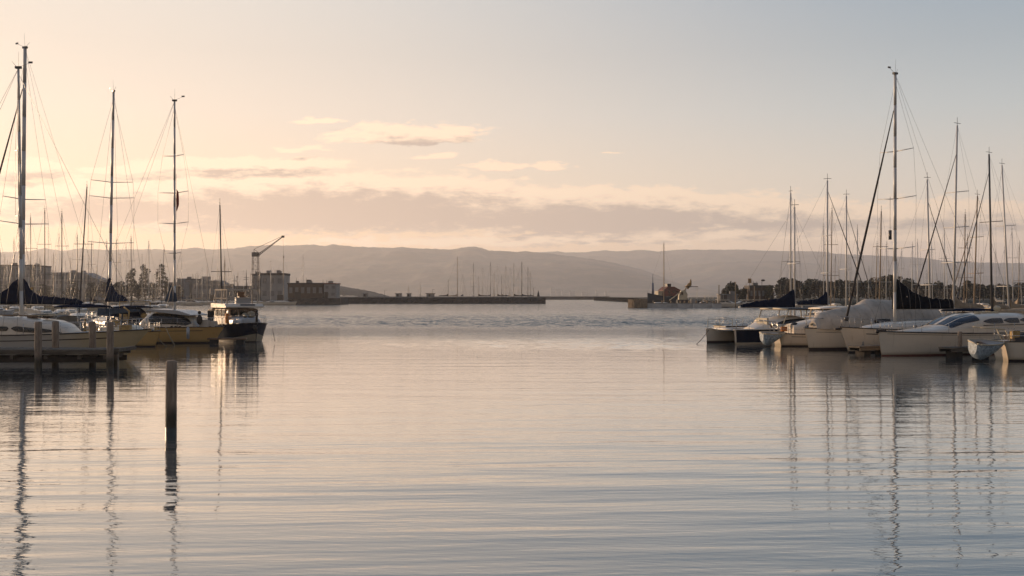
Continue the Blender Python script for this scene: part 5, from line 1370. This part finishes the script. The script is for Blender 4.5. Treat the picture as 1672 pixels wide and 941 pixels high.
def fender(label, px, d, py, m='grey_gelcoat'):
    f = thing('fender', label, 'fender', (X(px, d), d, Z(py, d)), 0, 'fenders on the right hand boats'); b = MB()
    b.tube((0, 0, -.25), (0, 0, .25), .11, .11, 10); b.sphere((0, 0, -.25), .11, 10, 6); b.sphere((0, 0, .25), .11, 10, 6); b.build('body', m, f)
    b = MB(); b.tube((0, 0, .33), (0, 0, .6), .012, n=4); b.build('lanyard', 'rope', f)

def make_boats():
    fender('dark fender on the side of the big motor cruiser', 1536, 63.9, 560, 'rubber')
    fender('pale fender beside the tall masted right yacht bow', 1408, 66.4, 558)
    boat_white_ketch(); boat_tall_sloop(); boat_navy_triangle(); boat_small_yellow(); boat_yellow_sloop(); boat_trawler()
    boat_catamaran(); boat_hardtop(); boat_covered(); boat_tall_right(); boat_cruiser(); boat_edge_right()
# ------------------------------------------------------------------ the boats behind
PLACED = []
def clear_of(x, y, r):
    return all((x - a) ** 2 + (y - b) ** 2 > (r + c) ** 2 for a, b, c in PLACED)

def mid_yacht(px, d, hd, L, z_top, opts, label='', cat='yacht', group=None, near=False):
    """a moored yacht seen from some way off; px is where its mast meets the boat"""
    mx = L * .08
    loc = by_x(px, d, hd, mx)
    t = thing('moored_yacht', label, cat, loc, hd, group)
    fb = .095 * L
    h = Hull(L, L * .31, fb * 1.25, fb, fb * .95, draft=.3, rake=.7, tw=.7)
    hull_parts(t, h, opts.get('hull', 'white_gelcoat'), near=False, strake=opts.get('strake', 'dark_trim'), stripe='boot_stripe' if d < 140 else None)
    zd = fb * .95
    ca = Loft([(-L * .2, L * .09, zd, .5, 3), (L * .1, L * .095, zd, .55, 3), (L * .27, L * .04, zd + .1, .1, 2.4)]); cb = ca.build('coachroof', 'white_gelcoat', t, 5, 9)
    if d < 260: windows(ca, cb, [(-L * .14, L * .08)], .2, .6, nx=3, nt=2)
    m = opts.get('mast', 'mast_alloy'); tipw = opts.get('tip', 0.0)
    tip = (tipw * math.cos(hd), -tipw * math.sin(hd))
    r = opts.get('r', .075); base = Vector((mx, 0, zd + .4)); top = Vector((mx + tip[0], tip[1], z_top))
    b = MB(); b.tube(base, top, r, r * .7, 7); ms = b.build('mast', m, t)
    b = MB(); b.tube(top, top + Vector((0, 0, .6)), .02, n=4); b.tube(top + Vector((-.35, 0, .15)), top + Vector((.35, 0, .18)), .02, n=4); b.build('masthead_gear', 'mast_dark', ms)
    tips = []
    for f in opts.get('spr', (.45,) if z_top < 12 else (.36, .66)):
        p = base.lerp(top, f); hw = L * .095 * (1.25 - f * .5); b = MB()
        b.tube(p - Vector((.1, hw, 0)), p + Vector((-.1, hw, 0)), .03, n=5); b.build('spreader', m, ms); tips.append((p, hw))
    b = MB(); w = opts.get('w', .0055 + d * 1.6e-5)
    for sd in (1, -1):
        cp = Vector((mx - .2, sd * L * .14, zd))
        b.path([top] + [p + Vector((-.1, sd * hw, 0)) for p, hw in reversed(tips)] + [cp], w, 4)
        b.tube(tips[0][0] if tips else base.lerp(top, .5), cp + Vector((.4, 0, 0)), w, n=4)
    b.tube(top, (-L / 2 + .1, 0, zd), w, n=4)
    b.build('rigging', 'wire', t)
    bow = Vector((L / 2 - .25, 0, fb * 1.2)); fs = base.lerp(top, opts.get('ff', .97))
    b = MB()
    if opts.get('furl'):
        n = bow - fs
        for i in range(6): b.tube(fs + n * (i / 6 * .97), fs + n * ((i + 1) / 6 * .97), .02 + .03 * min(1, i / 4), .02 + .03 * min(1, (i + 1) / 4), 6)
        b.build('furled_headsail', opts['furl'], t)
    else:
        b.tube(fs, bow, w, n=4); b.build('forestay', 'wire', t)
    cov = opts.get('cover')
    if cov:
        zb = opts.get('zb', zd + 1.35); bl = opts.get('boom', L * .36); ph = opts.get('ph', .9)
        sail_cover(t, mx - .05, mx - bl, zb, opts.get('prof', [(0, ph), (.07, ph * .93), (.18, ph * .62), (.35, ph * .42), (.8, ph * .34), (1, ph * .22)]), cov, .17, boom=m, lash=False)
    if opts.get('hood'):
        Loft([(-L * .33, L * .10, zd, .95, 2.6), (-L * .22, L * .095, zd, .8, 2.4), (-L * .15, L * .07, zd, .1, 2.2)]).build('sprayhood', opts['hood'], t, 5, 9)
    if d < 140:
        rails(t, h, -L * .42, L * .4, .6, 1.8)
    PLACED.append((loc[0], loc[1], L * .36))
    return t

def motorboat(px, d, hd, L, label, hullm='white_gelcoat', group=None, fly=False, cabin='white_gelcoat'):
    t = thing('motorboat', label, 'motorboat', (X(px, d), d, 0), hd, group)
    fb = .11 * L; h = Hull(L, L * .34, fb * 1.3, fb, fb * .9, draft=.3, rake=.8, tw=.9, full=2.4)
    hull_parts(t, h, hullm, near=False, stripe='boot_stripe')
    ca = Loft([(-L * .28, L * .13, fb * .9, 1.0, 4), (-L * .05, L * .14, fb * .9, 1.25, 3.6), (L * .12, L * .12, fb * .95, .9, 3), (L * .3, L * .05, fb, .1, 2.4)]); cb = ca.build('cabin', cabin, t, 6, 11)
    windows(ca, cb, [(-L * .24, L * .12)], .3, .75, nx=5, nt=2)
    b = MB(); b.box((-L * .12, 0, fb * .9 + 1.34), (L * .4, L * .27, .1)); b.build('hard_top', cabin, t)
    b = MB(); b.tube((-L * .1, 0, fb + 1.3), (-L * .1, 0, fb + 3.0), .05, .03, 5); b.build('antenna', 'mast_alloy', t)
    if fly:
        b = MB()
        for xx in (-L * .25, L * .02):
            for yy in (-L * .11, L * .11): b.tube((xx, yy, fb + 1.3), (xx, yy, fb + 2.4), .04, n=5)
        b.box((-L * .12, 0, fb + 2.45), (L * .34, L * .26, .08)); b.build('flybridge', cabin, t)
    PLACED.append((X(px, d), d, L * .36))
    return t

NUM = ['nearest', 'second', 'third', 'fourth', 'fifth', 'sixth', 'seventh', 'eighth', 'ninth', 'tenth', 'eleventh', 'twelfth', 'thirteenth', 'fourteenth', 'fifteenth', 'sixteenth', 'seventeenth', 'eighteenth', 'nineteenth', 'twentieth']
def name_by_landmark(items, marks):
    """items = (mast px, object, short look); says which mast it is, counted from the nearest landmark"""
    groups = {}
    for px, o, look in items:
        mk = min(marks, key=lambda m: abs(m[0] - px)); groups.setdefault((mk[1], 'left' if px < mk[0] else 'right', mk[0]), []).append((abs(px - mk[0]), o, look))
    for (mk, side, _), lst in groups.items():
        for k, (_, o, look) in enumerate(sorted(lst, key=lambda q: q[0])):
            o['label'] = f'{look}, {NUM[k]} mast {side} of {mk}'

def make_far_boats():
    rnd = random.Random(21)
    PLACED.extend([(-24, 60, 9), (-29.6, 68, 7), (-31.5, 88, 7), (-25, 75, 4), (-25, 80, 6), (-20, 84, 5), (18, 79, 6), (21, 76, 4), (23, 72, 7), (24, 69, 7), (26, 66, 8), (28, 60, 6), (-49, 600, 0)])
    hulls = ['white_gelcoat', 'white_gelcoat', 'white_gelcoat', 'cream_gelcoat', 'grey_gelcoat', 'navy_gelcoat']
    hn = {'white_gelcoat': 'white', 'cream_gelcoat': 'cream', 'grey_gelcoat': 'grey', 'navy_gelcoat': 'navy'}
    mn = {'mast_alloy': 'grey', 'mast_dark': 'dark', 'mast_wood': 'tan'}
    covs = [None, None, 'navy_canvas', 'slate_canvas', 'tan_canvas', 'grey_canvas']
    left = []; right = []
    def add(lst, px, py, d, base=None, hd=None, L=None, **o):
        base = px if base is None else base
        zt = Z(py, d); o['tip'] = (px - base) / F * d
        L = L or max(8.0, min(13.0, zt * .72)); hd = hd if hd is not None else rnd.choice((PI / 2, -PI / 2)) + rnd.uniform(-.25, .25)
        o.setdefault('hull', rnd.choice(hulls)); o.setdefault('mast', 'mast_alloy')
        t = mid_yacht(base, d, hd, L, zt, o)
        look = f"{hn[o['hull']]} yacht with {mn[o['mast']]} mast"
        lst.append((base, t, look)); return t
    # ---- left: the prominent masts first
    add(left, 73, 343, 150, r=.085, mast='mast_dark'); add(left, 101, 348, 158, r=.085, mast='mast_dark'); add(left, 142, 305, 122, 129, r=.085, mast='mast_dark', spr=(.55,))
    add(left, 126, 384, 196, r=.09, mast='mast_dark'); add(left, 214, 388, 215, r=.1, mast='mast_dark'); add(left, 243, 396, 236, r=.1)
    add(left, 359, 335, 101, 362.5, hd=-PI / 2 + .1, L=9, r=.08, mast='mast_dark', spr=(.42,)); add(left, 367, 424, 205, 367, r=.11, mast='mast_wood')
    add(left, 268, 404, 262, 264, mast='mast_dark'); add(left, 190, 392, 226, mast='mast_dark')
    # row of hulls lying side on at the end of the pontoon
    xs = [(196, .3), (232, .1), (262, 0), (296, PI), (330, 0), (366, PI), (398, 0), (424, 0)]
    for i, (px, hd) in enumerate(xs):
        add(left, px, rnd.uniform(412, 448), 430 + rnd.uniform(-3, 8), hd=hd + rnd.uniform(-.06, .06), L=rnd.uniform(8.5, 11), hull=['white_gelcoat', 'white_gelcoat', 'grey_gelcoat', 'white_gelcoat'][i % 4], r=.09, cover=covs[i % 6])
    add(left, 442, 428, 424, hd=PI, L=11.5, hull='white_gelcoat', r=.1); add(left, 463, 418, 421, hd=0, L=12, hull='white_gelcoat', r=.11, mast='mast_wood', hood='grey_canvas')
    add(left, 495, 417, 447, hd=PI / 2, L=9, hull='white_gelcoat', r=.1)if False else None
    n = 0; tries = 0
    while n < 44 and tries < 4000:
        tries += 1
        px = rnd.uniform(-25, 415); d = rnd.choice((rnd.uniform(160, 260), rnd.uniform(240, 420), rnd.uniform(280, 420)))
        if px > 225 and d < 415: d = rnd.uniform(438, 488)
        if not clear_of(X(px, d), d, 3.2): continue
        if any(abs(px - q[0]) < 3.0 for q in left) or any(abs(px - k) < 5 for k in (37, 181, 283)): continue
        zt = rnd.uniform(10.5, 16.5); n += 1
        add(left, px + rnd.uniform(-2.5, 2.5), HZ - (zt - H) * F / d, d, px, hull=rnd.choice(hulls), cover=rnd.choice(covs) if d < 300 else None, mast=rnd.choice(('mast_alloy', 'mast_alloy', 'mast_wood', 'mast_dark')), r=.06 + d * 7e-5)
    name_by_landmark(left, [(36, 'the tall twin masts'), (180, 'the navy triangle cover'), (283, 'the mast over the yellow hull'), (417, 'the crane')])
    # ---- behind the breakwater
    bw = [(747, 420, 'mast_wood'), (773, 430, 0), (788, 436, 0), (801, 429, 0), (812, 436, 0), (826, 434, 0), (833, 439, 0), (839, 431, 0), (852, 428, 'mast_dark'), (866, 445, 0), (862, 436, 0), (686, 462, 0), (667, 468, 0), (756, 447, 0), (781, 452, 0), (807, 444, 0), (819, 450, 0), (846, 446, 0), (732, 458, 0)]
    bw.sort()
    for i, (px, py, m) in enumerate(bw):
        d = 536 + (i * 5 % 4) * 9
        t = mid_yacht(px, d, rnd.choice((PI / 2, -PI / 2, .3, PI)) + rnd.uniform(-.3, .3), 14 if py < 455 else 9, Z(py, d), dict(hull='white_gelcoat', mast=m or ('mast_wood', 'mast_alloy', 'mast_dark')[i % 3], r=.16 if m else .07 + .02 * (i % 3), w=.02, cover=['navy_canvas', 'pale_canvas', 'black_canvas', 'tan_canvas'][i % 4], zb=3.45, boom=4.8, ph=1.0), group='yachts behind the breakwater')
        t['label'] = f'far white yacht behind the breakwater, {(["first"] + NUM[1:])[i]} mast from the left'
    # a couple beyond the brown shed
    for px, py, lab in ((495, 417, 'far yacht behind the brown wharf shed, bare mast near its left end'), (540, 452, 'far yacht behind the white wharf hut with a short thin mast')):
        mid_yacht(px, 490, PI / 2, 9.5, Z(py, 490), dict(r=.1), lab)
    # ---- right
    mid = add
    mid(right, 1291, 315, 100, hd=PI / 2 + .2, r=.085, hull='white_gelcoat', spr=(.46,)); 
    t = mid_yacht(1297.5, 90, .22, 11, Z(338, 90), dict(r=.085, cover='navy_canvas', zb=Z(502, 90), boom=4.6, ph=1.42, prof=[(0, 1.42), (.06, 1.32), (.16, .98), (.27, .72), (.42, .62), (.7, .5), (.9, .3), (1, .22)], furl=None, ff=.95, hull='white_gelcoat', spr=(.50,)))
    right.append((1297.5, t, 'white yacht with a pointed navy boom cover'))
    t = mid_yacht(1351, 98, .12, 11, Z(295, 98), dict(r=.095, cover='navy_canvas', zb=Z(498, 98), boom=2.7, ph=1.15, furl='rope_dark', ff=.93, hull='white_gelcoat', spr=(.33, .60)))
    right.append((1351, t, 'white yacht with a short navy boom cover'))
    mid(right, 1382, 320, 108, hd=.3, r=.085, hull='white_gelcoat', furl='grey_canvas', ff=.9, spr=(.4,)); mid(right, 1439, 345, 124, 1436, r=.09, hull='white_gelcoat', mast='mast_wood')
    mid(right, 1514, 293, 97, 1519, hd=.35, r=.095, hull='white_gelcoat', furl='rope_dark', ff=.85, spr=(.25, .5)); 
    mid(right, 1563, 205, 83, 1556.5, hd=PI + .5, L=12, r=.095, hull='white_gelcoat', cover='tan_canvas', zb=Z(503, 83), boom=3.2, ph=.9, furl='rope_dark', ff=.86, spr=(.3, .48, .66))
    mid(right, 1596, 320, 112, 1590, hd=PI + .4, r=.09, hull='white_gelcoat', furl='tan_canvas', ff=.9, mast='mast_wood'); mid(right, 1576, 350, 135, 1574, r=.09, hull='cream_gelcoat', mast='mast_wood')
    mid(right, 1615, 252, 91, 1620, hd=PI + .5, L=12, r=.10, hull='white_gelcoat', mast='mast_dark', cover='tan_canvas', zb=Z(505, 91), boom=2.0, ph=1.0, furl='mast_dark', ff=.9, spr=(.59,))
    mid(right, 1636, 270, 102, 1648, hd=PI + .45, L=12, r=.09, hull='white_gelcoat', cover='tan_canvas', zb=Z(503, 102), boom=2.4, ph=.8, furl=None, spr=(.2, .6))
    mid(right, 1400, 374, 150, r=.09, mast='mast_alloy'); mid(right, 1432, 400, 168, 1430, mast='mast_wood'); mid(right, 1345, 372, 160, mast='mast_alloy')
    n = 0; tries = 0
    while n < 26 and tries < 4000:
        tries += 1
        px = rnd.uniform(1335, 1700); d = rnd.choice((rnd.uniform(130, 200), rnd.uniform(180, 330)))
        if not clear_of(X(px, d), d, 3.4) or any(abs(px - q[0]) < 4 for q in right) or abs(px - 1459) < 5: continue
        zt = rnd.uniform(10.0, 14.5); n += 1
        add(right, px + rnd.uniform(-3, 3), HZ - (zt - H) * F / d, d, px, cover=rnd.choice(covs), mast=rnd.choice(('mast_alloy', 'mast_wood', 'mast_alloy')), r=.06 + d * 7e-5)
    name_by_landmark(right, [(1296, 'the catamaran'), (1459, 'the tallest right mast'), (1617, 'the finger pier post')])
    for o in COL.objects:
        if o.get('label') and len(o['label'].split()) > 16: print('LONG', o.name, o['label'])
    # ---- pontoon boats between the dock and the near boats
    mid_yacht(1084, 334, .2, 11, Z(398, 334), dict(r=.16, hull='white_gelcoat', mast='mast_wood', spr=(.5,)), 'white yacht with tall tan mast moored at the dock before the old ship')
    for i, (px, hd, L, lab, hm, fly) in enumerate(((1152, PI, 8.5, 'white motorboat with an upper steering deck behind the floating pontoons', 'white_gelcoat', True), (1186, 0, 9.5, 'low white motorboat on the right pontoon below the big round tree', 'white_gelcoat', False), (1214, PI, 9.5, 'white motorboat on the right pontoon, just left of the clubhouse', 'white_gelcoat', False), (1246, 0, 9.5, 'dark navy motorboat on the right pontoon in front of the clubhouse', 'navy_gelcoat', False), (1120, PI, 8, 'small white motorboat at the dock below the claw machine', 'white_gelcoat', False), (1286, PI, 8, 'white motorboat on the right pontoon behind the navy boom', 'white_gelcoat', False), (1330, 0, 8, 'pale motorboat on the right pontoon behind the second navy boom', 'grey_gelcoat', False))):
        motorboat(px, 336 - (i % 2) * 2, hd, L, lab, hm, 'boats on the right pontoon', fly)
    for px, d, hd, lab in ((315, 404, .1, 'white motorboat with upper deck in the left pontoon row below the pale shed'), (275, 416, PI, 'white motorboat in the left pontoon row, right of the mast over the yellow hull')):
        motorboat(px, d, hd, 8.5, lab, 'white_gelcoat', 'motorboats in the left row', px == 315)
    for px, top, lab in ((1174, 466, 'bare mooring pole standing left of the big round tree'), (1201, 461, 'tall bare mooring pole in front of the big round tree'), (1232, 468, 'bare mooring pole in front of the clubhouse')):
        b = MB(); b.tube((0, 0, -1), (0, 0, Z(top, 322)), .16, .13, 8); b.box((0, 0, Z(top, 322)), (.36, .36, .1)); o = b.build('mooring_pole', 'tan_timber'); o.location = (X(px, 322), 322, 0); tag(o, lab, 'mooring pole', 'poles at the right pontoon')
setup_mats(); make_camera(); make_world(); make_water(); make_hills(); make_haze()
for fn in ('make_harbour', 'make_boats', 'make_far_boats'):
    if fn in globals(): globals()[fn]()
